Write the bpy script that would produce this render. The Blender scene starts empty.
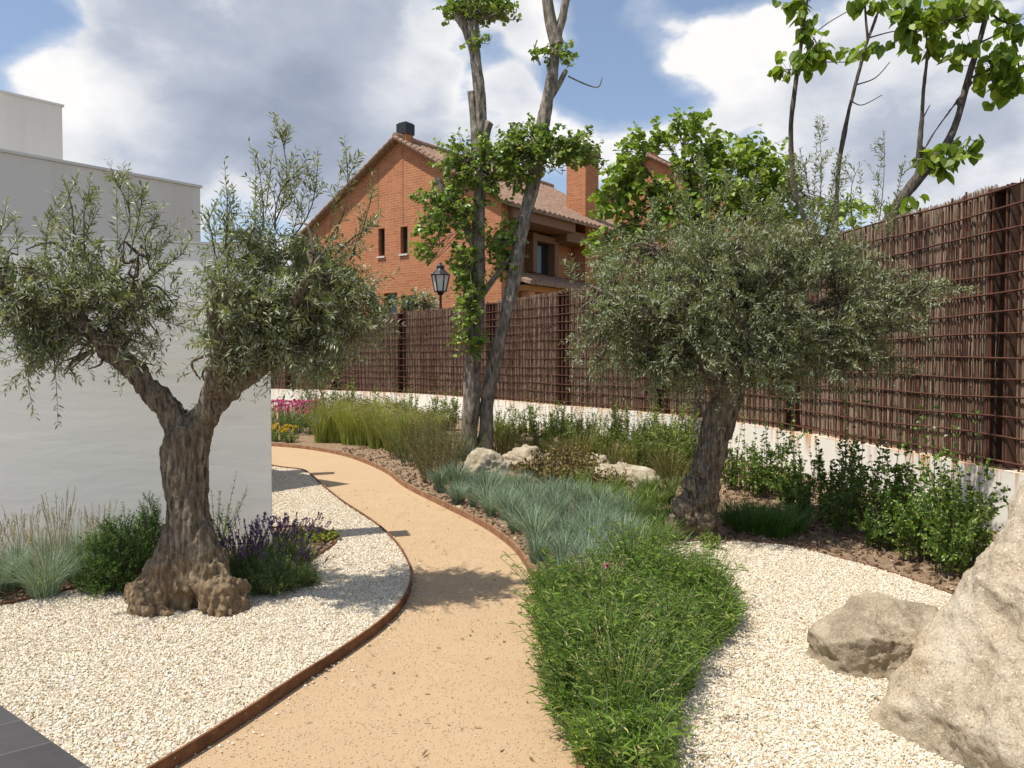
import bpy, math, random
import numpy as np
from mathutils import Vector, Matrix, noise as mnoise
rad = math.radians
SC = bpy.context.scene
COL = SC.collection
RNG = np.random.default_rng(11)
random.seed(5)

# ------------------------------------------------------------------ camera model (used to read positions off the photo)
CAM_H, FPX, PITCH = 1.6, 790.0, math.atan(25/790)
def ray(u, v):
    a, b = (u-512)/FPX, (384-v)/FPX
    return np.array([a, math.cos(PITCH)+b*math.sin(PITCH), -math.sin(PITCH)+b*math.cos(PITCH)])
def G(u, v, z=0.0):
    r = ray(u, v); t = (z-CAM_H)/r[2]
    return np.array([0, 0, CAM_H])+r*t
def PD(u, v, y):
    r = ray(u, v); return np.array([0, 0, CAM_H])+r*(y/r[1])

# ------------------------------------------------------------------ mesh accumulator
class Acc:
    def __init__(s): s.V = []; s.Q = []; s.T = []; s.n = 0
    def add(s, v, q=None, t=None):
        v = np.asarray(v, float).reshape(-1, 3)
        if q is not None and len(q): s.Q.append(np.asarray(q, np.int64).reshape(-1, 4)+s.n)
        if t is not None and len(t): s.T.append(np.asarray(t, np.int64).reshape(-1, 3)+s.n)
        s.V.append(v); s.n += len(v)
    def box(s, lo, hi, rot=0, about=None):
        x0, y0, z0 = lo; x1, y1, z1 = hi
        v = np.array([[x0,y0,z0],[x1,y0,z0],[x1,y1,z0],[x0,y1,z0],[x0,y0,z1],[x1,y0,z1],[x1,y1,z1],[x0,y1,z1]], float)
        if rot:
            c = np.array(about if about is not None else [(x0+x1)/2, (y0+y1)/2, 0], float)
            cs, sn = math.cos(rot), math.sin(rot)
            d = v-c; v = np.stack([d[:,0]*cs-d[:,1]*sn, d[:,0]*sn+d[:,1]*cs, d[:,2]], 1)+c
        s.add(v, [[3,2,1,0],[4,5,6,7],[0,1,5,4],[1,2,6,5],[2,3,7,6],[3,0,4,7]])
    def mesh(s, name, off=None, smooth=False):
        V = np.concatenate(s.V) if s.V else np.zeros((0, 3))
        if off is not None: V = V-np.asarray(off, float)
        Q = np.concatenate(s.Q) if s.Q else np.zeros((0, 4), np.int64)
        T = np.concatenate(s.T) if s.T else np.zeros((0, 3), np.int64)
        me = bpy.data.meshes.new(name)
        me.vertices.add(len(V)); me.vertices.foreach_set('co', V.astype(np.float32).ravel())
        me.loops.add(Q.size+T.size)
        me.loops.foreach_set('vertex_index', np.concatenate([Q.ravel(), T.ravel()]).astype(np.int32))
        st = np.concatenate([np.arange(len(Q))*4, Q.size+np.arange(len(T))*3]).astype(np.int32)
        me.polygons.add(len(st)); me.polygons.foreach_set('loop_start', st)
        me.polygons.foreach_set('use_smooth', np.full(len(st), smooth, bool))
        me.update(calc_edges=True); me.validate()
        return me
    def build(s, name, mat, parent=None, off=None, smooth=False):
        return link(name, s.mesh(name, off, smooth), mat, parent)

def link(name, me, mat=None, parent=None, loc=None):
    o = bpy.data.objects.new(name, me); COL.objects.link(o)
    if mat is not None and me is not None and len(me.materials) == 0: me.materials.append(mat)
    if parent is not None: o.parent = parent
    if loc is not None: o.location = loc
    return o
def empty(name, loc=(0, 0, 0), rz=0.0):
    o = bpy.data.objects.new(name, None); COL.objects.link(o)
    o.location = tuple(float(c) for c in loc); o.rotation_euler = (0, 0, rz); o.empty_display_size = .1
    return o
def tag(o, label=None, cat=None, group=None, kind=None):
    if label: o['label'] = label
    if cat: o['category'] = cat
    if group: o['group'] = group
    if kind: o['kind'] = kind
    return o
def copy_tree(o, parent=None):
    c = o.copy(); COL.objects.link(c)
    if parent is not None: c.parent = parent
    for ch in list(o.children): copy_tree(ch, c)
    return c

def nrm(a):
    return a/np.maximum(np.linalg.norm(a, axis=-1, keepdims=True), 1e-9)
def perp(d, hint=None):
    """unit vectors perpendicular to d, close to hint"""
    if hint is None: hint = np.broadcast_to(np.array([0, 0, 1.]), d.shape)+RNG.normal(0, .35, d.shape)
    p = hint-(hint*d).sum(-1, keepdims=True)*d
    return nrm(p+1e-6)

def spline(pts, n=12, closed=False):
    P = np.asarray(pts, float); out = []
    m = len(P)
    for i in range(m-1):
        p0, p1, p2, p3 = P[max(i-1, 0)], P[i], P[i+1], P[min(i+2, m-1)]
        for t in np.linspace(0, 1, n, endpoint=False):
            out.append(.5*((2*p1)+(-p0+p2)*t+(2*p0-5*p1+4*p2-p3)*t*t+(-p0+3*p1-3*p2+p3)*t**3))
    out.append(P[-1]); return np.array(out)
def spline_r(pts, radii, n=8):
    a = np.concatenate([np.asarray(pts, float), np.asarray(radii, float)[:, None]], 1)
    s = spline(a, n); return s[:, :3], np.maximum(s[:, 3], .002)

def tube(acc, pts, radii, sides=8, cap=True):
    P = np.asarray(pts, float); n = len(P)
    R = np.broadcast_to(np.asarray(radii, float), (n,))
    T = nrm(np.gradient(P, axis=0))
    a = np.array([1., 0, 0]) if abs(T[0][0]) < .8 else np.array([0, 1., 0])
    N = np.zeros_like(P); cur = nrm(a-T[0]*(a@T[0]))
    for i in range(n):
        cur = nrm(cur-T[i]*(cur@T[i])); N[i] = cur
    B = np.cross(T, N)
    ang = np.arange(sides)*2*math.pi/sides
    V = P[:, None]+R[:, None, None]*(N[:, None]*np.cos(ang)[None, :, None]+B[:, None]*np.sin(ang)[None, :, None])
    i = np.arange(n-1)[:, None]*sides; j = np.arange(sides)[None]; k = (j+1) % sides
    q = np.stack([i+j, i+k, i+k+sides, i+j+sides], -1).reshape(-1, 4)
    V = V.reshape(-1, 3); t = []
    if cap:
        V = np.concatenate([V, P[:1], P[-1:]]); c0, c1 = n*sides, n*sides+1
        for jj in range(sides):
            kk = (jj+1) % sides; t += [[c0, kk, jj], [c1, (n-1)*sides+jj, (n-1)*sides+kk]]
    acc.add(V, q, t)
def thin_tubes(acc, P, R, sides=3):
    """many thin tubes at once: P (N,K,3), R (N,K) or scalar"""
    P = np.asarray(P, float); N, K, _ = P.shape
    if N == 0: return
    R = np.broadcast_to(np.asarray(R, float), (N, K))
    d = nrm(P[:, -1]-P[:, 0]); a = perp(d, RNG.normal(0, 1, d.shape)); b = np.cross(d, a)
    ang = np.arange(sides)*2*math.pi/sides
    off = a[:, None]*np.cos(ang)[None, :, None]+b[:, None]*np.sin(ang)[None, :, None]
    V = P[:, :, None]+R[:, :, None, None]*off[:, None]
    base = (np.arange(N)*K*sides)[:, None, None]
    i = (np.arange(K-1)*sides)[None, :, None]; j = np.arange(sides)[None, None]; k = (j+1) % sides
    q = np.stack([base+i+j, base+i+k, base+i+k+sides, base+i+j+sides], -1).reshape(-1, 4)
    acc.add(V.reshape(-1, 3), q)

def leafset(acc, P, D, Nn, L, W, kind='lance', fold=.25, droop=0.0):
    P = np.asarray(P, float); n = len(P)
    if n == 0: return
    D = nrm(D); Nn = perp(D, Nn); S = np.cross(D, Nn)
    L = np.broadcast_to(np.asarray(L, float), (n,))[:, None]; W = np.broadcast_to(np.asarray(W, float), (n,))[:, None]*.5
    dr = np.array([0, 0, -1.])*droop
    if kind == 'lance':
        f = Nn*W*fold*2
        V = np.stack([P, P+D*L*.5+S*W+f+dr*L*.25, P+D*L+dr*L, P+D*L*.5-S*W+f+dr*L*.25], 1)
        b = np.arange(n)[:, None]*4
        acc.add(V.reshape(-1, 3), t=np.concatenate([b+[0, 2, 1], b+[0, 3, 2]]))
    elif kind == 'broad':
        f = Nn*W*fold
        V = np.stack([P, P+D*L*.3+S*W+f+dr*L*.1, P+D*L*.68+S*W*.75+f+dr*L*.45, P+D*L+dr*L,
                      P+D*L*.68-S*W*.75+f+dr*L*.45, P+D*L*.3-S*W+f+dr*L*.1], 1)
        b = np.arange(n)[:, None]*6
        acc.add(V.reshape(-1, 3), q=np.concatenate([b+[0, 3, 2, 1], b+[0, 5, 4, 3]]))
    else:  # heart: lobed base, pointed drooping tip
        f = Nn*W*fold
        pts = [(0, 0, 0), (-.12, .45, .6), (.1, .95, 1), (.35, 1, 1), (.62, .72, .7), (.85, .3, .3), (1, 0, 0),
               (.85, -.3, .3), (.62, -.72, .7), (.35, -1, 1), (.1, -.95, 1), (-.12, -.45, .6), (.4, 0, 0)]
        V = np.stack([P+D*L*a+S*W*w+f*h+dr*L*max(a, 0)**2 for a, w, h in pts], 1)
        b = np.arange(n)[:, None]*13
        acc.add(V.reshape(-1, 3), q=np.concatenate([b+[0, 12, 2, 1], b+[12, 4, 3, 2], b+[12, 6, 5, 4], b+[12, 8, 7, 6], b+[12, 10, 9, 8], b+[12, 0, 11, 10]]))

def grass(acc, n, h, spread, w, lean=.5, base=(0, 0, 0), seg=3, hvar=.3, curl=.6, az=None):
    """n curved tapering blades from a tuft"""
    az = RNG.uniform(0, 2*math.pi, n) if az is None else az
    r0 = spread*np.sqrt(RNG.uniform(0, 1, n))
    out = np.stack([np.cos(az), np.sin(az), np.zeros(n)], 1)
    B = np.asarray(base)+out*r0[:, None]
    H = h*(1-hvar*RNG.uniform(0, 1, n)**1.5)
    ln = lean*(.25+.75*r0/max(spread, 1e-6))*RNG.uniform(.4, 1.2, n)
    az2 = az+RNG.normal(0, .5, n); o2 = np.stack([np.cos(az2), np.sin(az2), np.zeros(n)], 1)
    side = np.stack([-np.sin(az2), np.cos(az2), np.zeros(n)], 1)
    side = nrm(side+RNG.normal(0, .5, side.shape)*[1, 1, 0])
    K = seg+1; t = np.linspace(0, 1, K)
    C = B[:, None]+o2[:, None]*(ln*H)[:, None, None]*(t**1.8)[None, :, None]
    z = t-curl*np.minimum(ln, 1.3)[:, None]*.45*t**2.2
    C = C+np.array([0, 0, 1.])*(H[:, None]*z)[:, :, None]
    wd = w*np.array([.8]+[1-.55*k/seg for k in range(1, seg)]+[0.12])
    Lf = C-side[:, None]*wd[None, :, None]*.5; Rt = C+side[:, None]*wd[None, :, None]*.5
    V = np.stack([Lf, Rt], 2).reshape(-1, 3)
    b = (np.arange(n)*K*2)[:, None]; i = (np.arange(seg)*2)[None]
    q = np.stack([b+i, b+i+1, b+i+3, b+i+2], -1).reshape(-1, 4)
    acc.add(V, q)
    return C[:, -1]

def stones(acc, P, size, flat=.65):
    n = len(P)
    if n == 0: return
    c = np.array([[-1,-1,-1],[1,-1,-1],[1,1,-1],[-1,1,-1],[-1,-1,1],[1,-1,1],[1,1,1],[-1,1,1]], float)*.5
    v = np.broadcast_to(c, (n, 8, 3))*RNG.uniform(.6, 1.1, (n, 8, 1))+RNG.normal(0, .07, (n, 8, 3))
    v = v*np.stack([RNG.uniform(.8, 1.4, n), RNG.uniform(.6, 1, n), RNG.uniform(.5, .9, n)*flat/.65], 1)[:, None]
    q = nrm(RNG.normal(0, 1, (n, 4))*[1, .45, .45, 1.2])
    w, x, y, z = q.T
    Rm = np.stack([np.stack([1-2*(y*y+z*z), 2*(x*y-z*w), 2*(x*z+y*w)], 1), np.stack([2*(x*y+z*w), 1-2*(x*x+z*z), 2*(y*z-x*w)], 1),
                   np.stack([2*(x*z-y*w), 2*(y*z+x*w), 1-2*(x*x+y*y)], 1)], 1)
    s = np.broadcast_to(np.asarray(size, float), (n,))
    V = np.einsum('nij,nkj->nki', Rm, v)*s[:, None, None]+np.asarray(P)[:, None]
    b = np.arange(n)[:, None, None]*8
    f = np.array([[3,2,1,0],[4,5,6,7],[0,1,5,4],[1,2,6,5],[2,3,7,6],[3,0,4,7]])[None]
    acc.add(V.reshape(-1, 3), (b+f).reshape(-1, 4))

def inside(P, poly):
    x, y = P[:, 0], P[:, 1]; c = np.zeros(len(P), bool); n = len(poly); j = n-1
    for i in range(n):
        xi, yi = poly[i][:2]; xj, yj = poly[j][:2]
        if yi != yj:
            c ^= ((yi > y) != (yj > y)) & (x < (xj-xi)*(y-yi)/(yj-yi)+xi)
        j = i
    return c
def poly_sheet(name, pts, z, mat):
    me = bpy.data.meshes.new(name)
    me.from_pydata([(float(p[0]), float(p[1]), z) for p in pts], [], [list(range(len(pts)))])
    me.update()
    if me.polygons[0].normal.z < 0: me.flip_normals()
    return link(name, me, mat)
def offset2(C, d):
    """offset a plan curve to its left by d"""
    T = nrm(np.gradient(C[:, :2], axis=0)); N = np.stack([-T[:, 1], T[:, 0]], 1)
    return C[:, :2]+N*d
def ribbon(acc, C, o1, o2, z0, z1):
    """closed band following plan curve C between two offsets and two heights (scalars or arrays)"""
    n = len(C); A = offset2(C, o1); B = offset2(C, o2)
    z0 = np.broadcast_to(np.asarray(z0, float), (n,)); z1 = np.broadcast_to(np.asarray(z1, float), (n,))
    V = np.stack([np.c_[A, z0], np.c_[B, z0], np.c_[B, z1], np.c_[A, z1]], 1).reshape(-1, 3)
    i = np.arange(n-1)[:, None]*4; j = np.arange(4)[None]; k = (j+1) % 4
    q = np.stack([i+j, i+k, i+k+4, i+j+4], -1).reshape(-1, 4)
    acc.add(V, np.concatenate([q, [[3, 2, 1, 0]], [[(n-1)*4, (n-1)*4+1, (n-1)*4+2, (n-1)*4+3]]]))

def remeshed(prims, voxel, smooth=4):
    """fuse tubes (pts, radii) into one continuous surface; returns verts, normals, mesh"""
    a = Acc()
    for pts, radii in prims:
        if len(pts) == 1:
            p, r = np.asarray(pts[0], float), radii[0]
            pts = [p-[0, 0, r*.95], p-[0, 0, r*.6], p, p+[0, 0, r*.6], p+[0, 0, r*.95]]; radii = [r*.3, r*.8, r, r*.8, r*.3]
            tube(a, pts, radii, 14)
        else:
            P, R = spline_r(pts, radii, 6); tube(a, P, R, 14)
    me = a.mesh('tmp'); o = bpy.data.objects.new('tmp', me); COL.objects.link(o)
    m = o.modifiers.new('r', 'REMESH'); m.mode = 'VOXEL'; m.voxel_size = voxel; m.use_smooth_shade = True
    s = o.modifiers.new('s', 'SMOOTH'); s.iterations = smooth; s.factor = .5
    dg = bpy.context.evaluated_depsgraph_get(); dg.update()
    out = bpy.data.meshes.new_from_object(o.evaluated_get(dg))
    bpy.data.objects.remove(o); bpy.data.meshes.remove(me)
    return out
def displace(me, fn):
    n = len(me.vertices); V = np.zeros(n*3, np.float32); me.vertices.foreach_get('co', V); V = V.reshape(-1, 3).astype(float)
    Nn = np.zeros(n*3, np.float32); me.vertices.foreach_get('normal', Nn); Nn = Nn.reshape(-1, 3)
    d = np.array([fn(Vector(v)) for v in V])
    V = V+Nn*d[:, None]
    me.vertices.foreach_set('co', V.astype(np.float32).ravel()); me.update()
def shift(me, off):
    me.transform(Matrix.Translation(-Vector([float(c) for c in off])))

# ------------------------------------------------------------------ materials
class NT:
    def __init__(s, name):
        s.m = bpy.data.materials.new(name); s.m.use_nodes = True; s.t = s.m.node_tree; s.t.nodes.clear()
        s.out = s.n('ShaderNodeOutputMaterial'); s.co = None
    def n(s, typ, **kw):
        nd = s.t.nodes.new(typ)
        for k, v in kw.items():
            if k.startswith('i_'): nd.inputs[k[2:].replace('_', ' ')].default_value = v
            else: setattr(nd, k, v)
        return nd
    def l(s, a, b): s.t.links.new(a, b)
    def coord(s, scale=(1, 1, 1), which='Object', rot=(0, 0, 0)):
        tc = s.n('ShaderNodeTexCoord'); mp = s.n('ShaderNodeMapping'); mp.inputs['Scale'].default_value = scale; mp.inputs['Rotation'].default_value = rot
        s.l(tc.outputs[which], mp.inputs['Vector']); return mp.outputs['Vector']
    def noise(s, vec, scale, detail=5, rough=.6, dist=0.0):
        nd = s.n('ShaderNodeTexNoise'); nd.inputs['Scale'].default_value = scale; nd.inputs['Detail'].default_value = detail
        nd.inputs['Roughness'].default_value = rough; nd.inputs['Distortion'].default_value = dist; s.l(vec, nd.inputs['Vector']); return nd.outputs['Fac']
    def voro(s, vec, scale, feature='F1', out='Distance', rnd=1):
        nd = s.n('ShaderNodeTexVoronoi', feature=feature); nd.inputs['Scale'].default_value = scale; nd.inputs['Randomness'].default_value = rnd
        s.l(vec, nd.inputs['Vector']); return nd.outputs[out]
    def rng(s, x, a, b, c=0., d=1., smooth=False):
        nd = s.n('ShaderNodeMapRange'); nd.clamp = True
        if smooth: nd.interpolation_type = 'SMOOTHSTEP'
        for i, v in zip((1, 2, 3, 4), (a, b, c, d)): nd.inputs[i].default_value = v
        s.l(x, nd.inputs[0]); return nd.outputs[0]
    def math(s, op, a, b=None):
        nd = s.n('ShaderNodeMath', operation=op)
        for i, x in enumerate((a, b)):
            if x is None: continue
            if isinstance(x, (int, float)): nd.inputs[i].default_value = x
            else: s.l(x, nd.inputs[i])
        return nd.outputs[0]
    def mix(s, fac, a, b, blend='MIX'):
        nd = s.n('ShaderNodeMix', data_type='RGBA', blend_type=blend)
        for i, x in ((0, fac), (6, a), (7, b)):
            if isinstance(x, (int, float)): nd.inputs[i].default_value = x
            elif isinstance(x, (tuple, list)): nd.inputs[i].default_value = (*x[:3], 1)
            else: s.l(x, nd.inputs[i])
        return nd.outputs[2]
    def ramp(s, fac, stops):
        nd = s.n('ShaderNodeValToRGB'); cr = nd.color_ramp
        while len(cr.elements) < len(stops): cr.elements.new(.5)
        for e, (p, c) in zip(cr.elements, stops): e.position = p; e.color = (*c, 1)
        s.l(fac, nd.inputs[0]); return nd.outputs[0]
    def bump(s, h, strength=.5, dist=.01, prev=None):
        nd = s.n('ShaderNodeBump'); nd.inputs['Strength'].default_value = strength; nd.inputs['Distance'].default_value = dist
        s.l(h, nd.inputs['Height'])
        if prev is not None: s.l(prev, nd.inputs['Normal'])
        return nd.outputs[0]
    def island(s): return s.n('ShaderNodeNewGeometry').outputs['Random Per Island']
    def objrand(s): return s.n('ShaderNodeObjectInfo').outputs['Random']
    def done(s, col, rough=.8, spec=.3, normal=None, metal=0., transl=None, tcol=None):
        p = s.n('ShaderNodeBsdfPrincipled'); p.inputs['Specular IOR Level'].default_value = spec; p.inputs['Metallic'].default_value = metal
        if isinstance(rough, (int, float)): p.inputs['Roughness'].default_value = rough
        else: s.l(rough, p.inputs['Roughness'])
        if isinstance(col, (tuple, list)): p.inputs['Base Color'].default_value = (*col[:3], 1)
        else: s.l(col, p.inputs['Base Color'])
        if normal is not None: s.l(normal, p.inputs['Normal'])
        res = p.outputs[0]
        if transl:
            tr = s.n('ShaderNodeBsdfTranslucent'); ms = s.n('ShaderNodeMixShader'); ms.inputs[0].default_value = transl
            tc = s.mix(1., col, tcol or (1.1, 1.15, .55), 'MULTIPLY'); s.l(tc, tr.inputs[0])
            s.l(p.outputs[0], ms.inputs[1]); s.l(tr.outputs[0], ms.inputs[2]); res = ms.outputs[0]
        s.l(res, s.out.inputs['Surface']); return s.m

def leaf_mat(name, stops, rough=.45, spec=.4, transl=.28, under=None, obj_var=.0, tcol=None):
    m = NT(name); col = m.ramp(m.island(), stops)
    if obj_var:
        hs = m.n('ShaderNodeHueSaturation'); m.l(col, hs.inputs['Color'])
        m.l(m.rng(m.objrand(), 0, 1, 1-obj_var, 1+obj_var), hs.inputs['Value']); col = hs.outputs[0]
    if under:
        bf = m.n('ShaderNodeNewGeometry').outputs['Backfacing']; col = m.mix(bf, col, under)
    return m.done(col, rough, spec, transl=transl, tcol=tcol)
# ------------------------------------------------------------------ material library
def plain(name, col, rough=.7, spec=.3, metal=0.):
    return NT(name).done(col, rough, spec, metal=metal)

def mk_gravel_sheet(name, cols):
    m = NT(name); v = m.coord(); vc = m.voro(v, 75, out='Color')
    sep = m.n('ShaderNodeSeparateColor'); m.l(vc, sep.inputs[0])
    col = m.ramp(sep.outputs[0], [(0, cols[0]), (.45, cols[1]), (.8, cols[2]), (1, cols[3])])
    big = m.noise(v, 1.3, 4); col = m.mix(m.rng(big, .35, .7, 0, .25), col, cols[0])
    d = m.voro(v, 75)
    return m.done(col, .85, .25, m.bump(d, -.7, .008))
GRAV = [(.47, .385, .265), (.57, .48, .35), (.65, .57, .44), (.71, .65, .54)]
M_gravel = mk_gravel_sheet('gravel_sheet', GRAV)
def mk_stone(name, stops):
    m = NT(name); c = m.ramp(m.island(), stops); v = m.coord()
    return m.done(c, .8, .25, m.bump(m.noise(v, 220, 3), .35, .003))
M_gstone = mk_stone('gravel_stone', [(0, (.36, .27, .17)), (.05, (.54, .42, .27)), (.25, (.575, .495, .375)), (.6, (.67, .60, .48)), (.93, (.75, .70, .60)), (1, (.55, .51, .44))])
M_chip = mk_stone('soil_chip', [(0, (.10, .062, .038)), (.5, (.2, .13, .08)), (.85, (.31, .22, .14)), (1, (.42, .33, .23))])
M_litter = mk_stone('dry_leaf', [(0, (.16, .10, .05)), (.5, (.30, .21, .11)), (1, (.42, .34, .2))])
M_grit = mk_stone('path_grit', [(0, (.32, .205, .12)), (.2, (.46, .325, .205)), (.7, (.58, .44, .30)), (1, (.68, .56, .43))])

def mk_path():
    m = NT('path_grit_ground'); v = m.coord()
    fine = m.noise(v, 230, 4, .8); mid = m.noise(v, 60, 4, .65); big = m.noise(v, 1.1, 5, .6)
    col = m.ramp(fine, [(.3, (.27, .17, .09)), (.5, (.45, .315, .185)), (.68, (.61, .465, .305))])
    col = m.mix(m.rng(big, .35, .7, 0, .35), col, (.50, .36, .22))
    spk = m.voro(v, 95); col = m.mix(m.rng(spk, .0, .16, .18, 0), col, (.30, .19, .10))
    dry = m.noise(v, 4.5, 6, .7, .4); col = m.mix(m.rng(dry, .5, .72, 0, .45), col, (.38, .26, .155))
    h = m.math('ADD', m.math('MULTIPLY', fine, .5), m.math('MULTIPLY', mid, .6))
    return m.done(col, .95, .15, m.bump(h, .7, .008))
M_path = mk_path()

def mk_soil(name, a, b, c):
    m = NT(name); v = m.coord(); n1 = m.noise(v, 18, 8, .7); n2 = m.noise(v, 2.2, 4)
    col = m.ramp(n1, [(.3, a), (.5, b), (.72, c)]); col = m.mix(m.rng(n2, .4, .7, 0, .4), col, b)
    return m.done(col, .95, .1, m.bump(n1, .9, .03))
M_soil = mk_soil('bed_soil', (.14, .092, .058), (.26, .18, .115), (.40, .30, .20))
M_ground = mk_soil('far_ground', (.12, .10, .05), (.2, .165, .085), (.28, .23, .13))

def mk_plaster(name, base, streak, sc=1.0, bump=.35):
    m = NT(name); v = m.coord(); vs = m.coord((1.2, 1.2, 4.5))
    n1 = m.noise(vs, 1.1*sc, 5, .55, .3); n2 = m.noise(v, 26, 4, .6); n3 = m.noise(v, .5, 3)
    col = m.mix(m.rng(n1, .35, .7, 0, .55), base, streak); col = m.mix(m.rng(n3, .4, .65, 0, .3), col, streak)
    h = m.math('ADD', m.math('MULTIPLY', n1, 1.), m.math('MULTIPLY', n2, .06))
    return m.done(col, .9, .2, m.bump(h, bump, .02))
M_plaster = mk_plaster('garden_wall_plaster', (.90, .875, .81), (.87, .845, .78), .8, .22)
def mk_render():
    m = NT('house_render'); v = m.coord((3.5, 3.5, .35)); n = m.noise(v, 1.2, 5, .6); f = m.noise(m.coord(), 40, 3)
    col = m.mix(m.rng(n, .48, .74, 0, .5), (.68, .645, .59), (.53, .48, .42))
    return m.done(col, .9, .2, m.bump(f, .15, .004))
M_render = mk_render()
M_cap = plain('wall_cap_metal', (.62, .60, .56), .5, .4)

def mk_slate():
    m = NT('slate_paving'); v = m.coord((1, 1, 1), rot=(0, 0, rad(-38.8)))
    br = m.n('ShaderNodeTexBrick'); br.offset = .5; m.l(v, br.inputs['Vector'])
    for k, x in (('Scale', 1.), ('Mortar Size', .004), ('Brick Width', .6), ('Row Height', .3), ('Bias', 0.)): br.inputs[k].default_value = x
    br.inputs['Color1'].default_value = (.045, .043, .046, 1); br.inputs['Color2'].default_value = (.062, .058, .06, 1); br.inputs['Mortar'].default_value = (.11, .105, .10, 1)
    n = m.noise(m.coord(), 9, 6, .65); col = m.mix(m.rng(n, .4, .75, 0, .4), br.outputs['Color'], (.085, .08, .08))
    return m.done(col, .6, .35, m.bump(n, .25, .006))
M_slate = mk_slate()

def mk_corten(name, a, b, c, rough=.8):
    m = NT(name); v = m.coord(); n = m.noise(v, 9, 7, .7, .5); n2 = m.noise(v, 60, 4)
    col = m.ramp(n, [(.3, a), (.5, b), (.72, c)]); col = m.mix(m.rng(n2, .5, .75, 0, .35), col, a)
    return m.done(col, rough, .25, m.bump(n2, .3, .003))
M_corten = mk_corten('corten_edging', (.085, .04, .022), (.17, .078, .038), (.27, .13, .06))
M_corten_lit = mk_corten('corten_sunlit', (.15, .075, .042), (.25, .13, .07), (.36, .22, .13))  # lighter copy of the edging rust, sunlit look of this strip put into the colour
M_rebar = mk_corten('rusty_rebar', (.06, .025, .017), (.10, .042, .027), (.15, .065, .037))
M_post = mk_corten('rusty_post', (.05, .030, .022), (.095, .055, .038), (.15, .085, .055))

def mk_boundary():
    m = NT('white_wall_paint'); v = m.coord(); vs = m.coord((7, 7, .5)); vs2 = m.coord((2.6, 2.6, .35))
    st = m.noise(vs, 1.6, 4, .6, .15); g = m.noise(vs2, 1.2, 4)
    z = m.n('ShaderNodeSeparateXYZ'); m.l(m.coord(), z.inputs[0])
    top = m.rng(z.outputs[2], .28, .6, 0, 1)
    col = m.mix(m.rng(g, .45, .7, 0, .5), (.82, .79, .71), (.72, .68, .59))
    rust = m.math('MULTIPLY', m.rng(st, .50, .62, 0, .95), top); col = m.mix(rust, col, (.52, .24, .06))
    ledge = m.rng(z.outputs[2], .575, .605, 0, 1); rn = m.noise(v, 6, 5, .7)
    col = m.mix(m.math('MULTIPLY', ledge, m.rng(rn, .42, .62, .1, .85)), col, (.56, .27, .09))
    dirt = m.rng(z.outputs[2], .02, .2, .5, 0); col = m.mix(m.math('MULTIPLY', dirt, m.rng(m.noise(v, 5, 4), .35, .65)), col, (.36, .28, .19))
    return m.done(col, .9, .2, m.bump(m.noise(v, 22, 5), .3, .006))
M_boundary = mk_boundary()

def mk_brush():
    m = NT('brushwood_twigs'); v = m.coord((1, 1, .12))
    n = m.noise(v, 40, 4); col = m.ramp(m.island(), [(0, (.19, .13, .09)), (.35, (.30, .215, .155)), (.7, (.39, .295, .215)), (1, (.50, .40, .31))])
    col = m.mix(m.rng(n, .4, .7, 0, .4), col, (.2, .13, .095))
    return m.done(col, .9, .15)
M_brush = mk_brush()
M_brushback = plain('brushwood_core', (.10, .065, .047), .95, .1)

def mk_bark(name, a, b, c, vscale=(34, 34, 7), bump=1., base=None, dist=.02):
    m = NT(name); v = m.coord(vscale); w = m.coord()
    n1 = m.noise(v, 1., 8, .68, .6); vo = m.voro(v, 1.3); n2 = m.noise(w, 5, 5, .65)
    n3 = m.noise(w, 60, 5, .7); h = m.math('ADD', n1, m.math('ADD', m.math('MULTIPLY', vo, .35), m.math('MULTIPLY', m.math('SUBTRACT', n3, .5), .45)))
    col = m.ramp(h, [(.45, a), (.66, b), (.9, c)]); col = m.mix(m.rng(n2, .45, .7, 0, .55), col, b)
    if base:
        z = m.n('ShaderNodeSeparateXYZ'); m.l(w, z.inputs[0])
        f = m.math('MULTIPLY', m.rng(m.math('ADD', z.outputs[2], m.math('MULTIPLY', n2, .35)), .28, .66, .75, 0, True), m.rng(n1, .35, .62, .15, 1)); col = m.mix(f, col, base)
    return m.done(col, .92, .15, m.bump(h, bump, dist))
M_obark = mk_bark('olive_bark', (.040, .030, .021), (.165, .130, .092), (.36, .305, .235), base=(.34, .225, .115))
M_obark2 = mk_bark('old_olive_bark', (.045, .034, .025), (.17, .132, .096), (.36, .30, .23), base=(.26, .19, .12))
M_pbark = mk_bark('poplar_bark', (.06, .05, .041), (.20, .173, .14), (.42, .37, .305), (15, 15, 5))
M_cbark = mk_bark('catalpa_bark', (.03, .026, .022), (.095, .08, .066), (.2, .17, .135), (26, 26, 6))
M_twig = plain('olive_twig', (.10, .085, .055), .85)
M_twig_brown = plain('brown_twig', (.12, .085, .055), .85)
M_stem = plain('green_stem', (.10, .14, .05), .7)
M_stemw = plain('woody_stem', (.12, .09, .06), .85)

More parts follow.
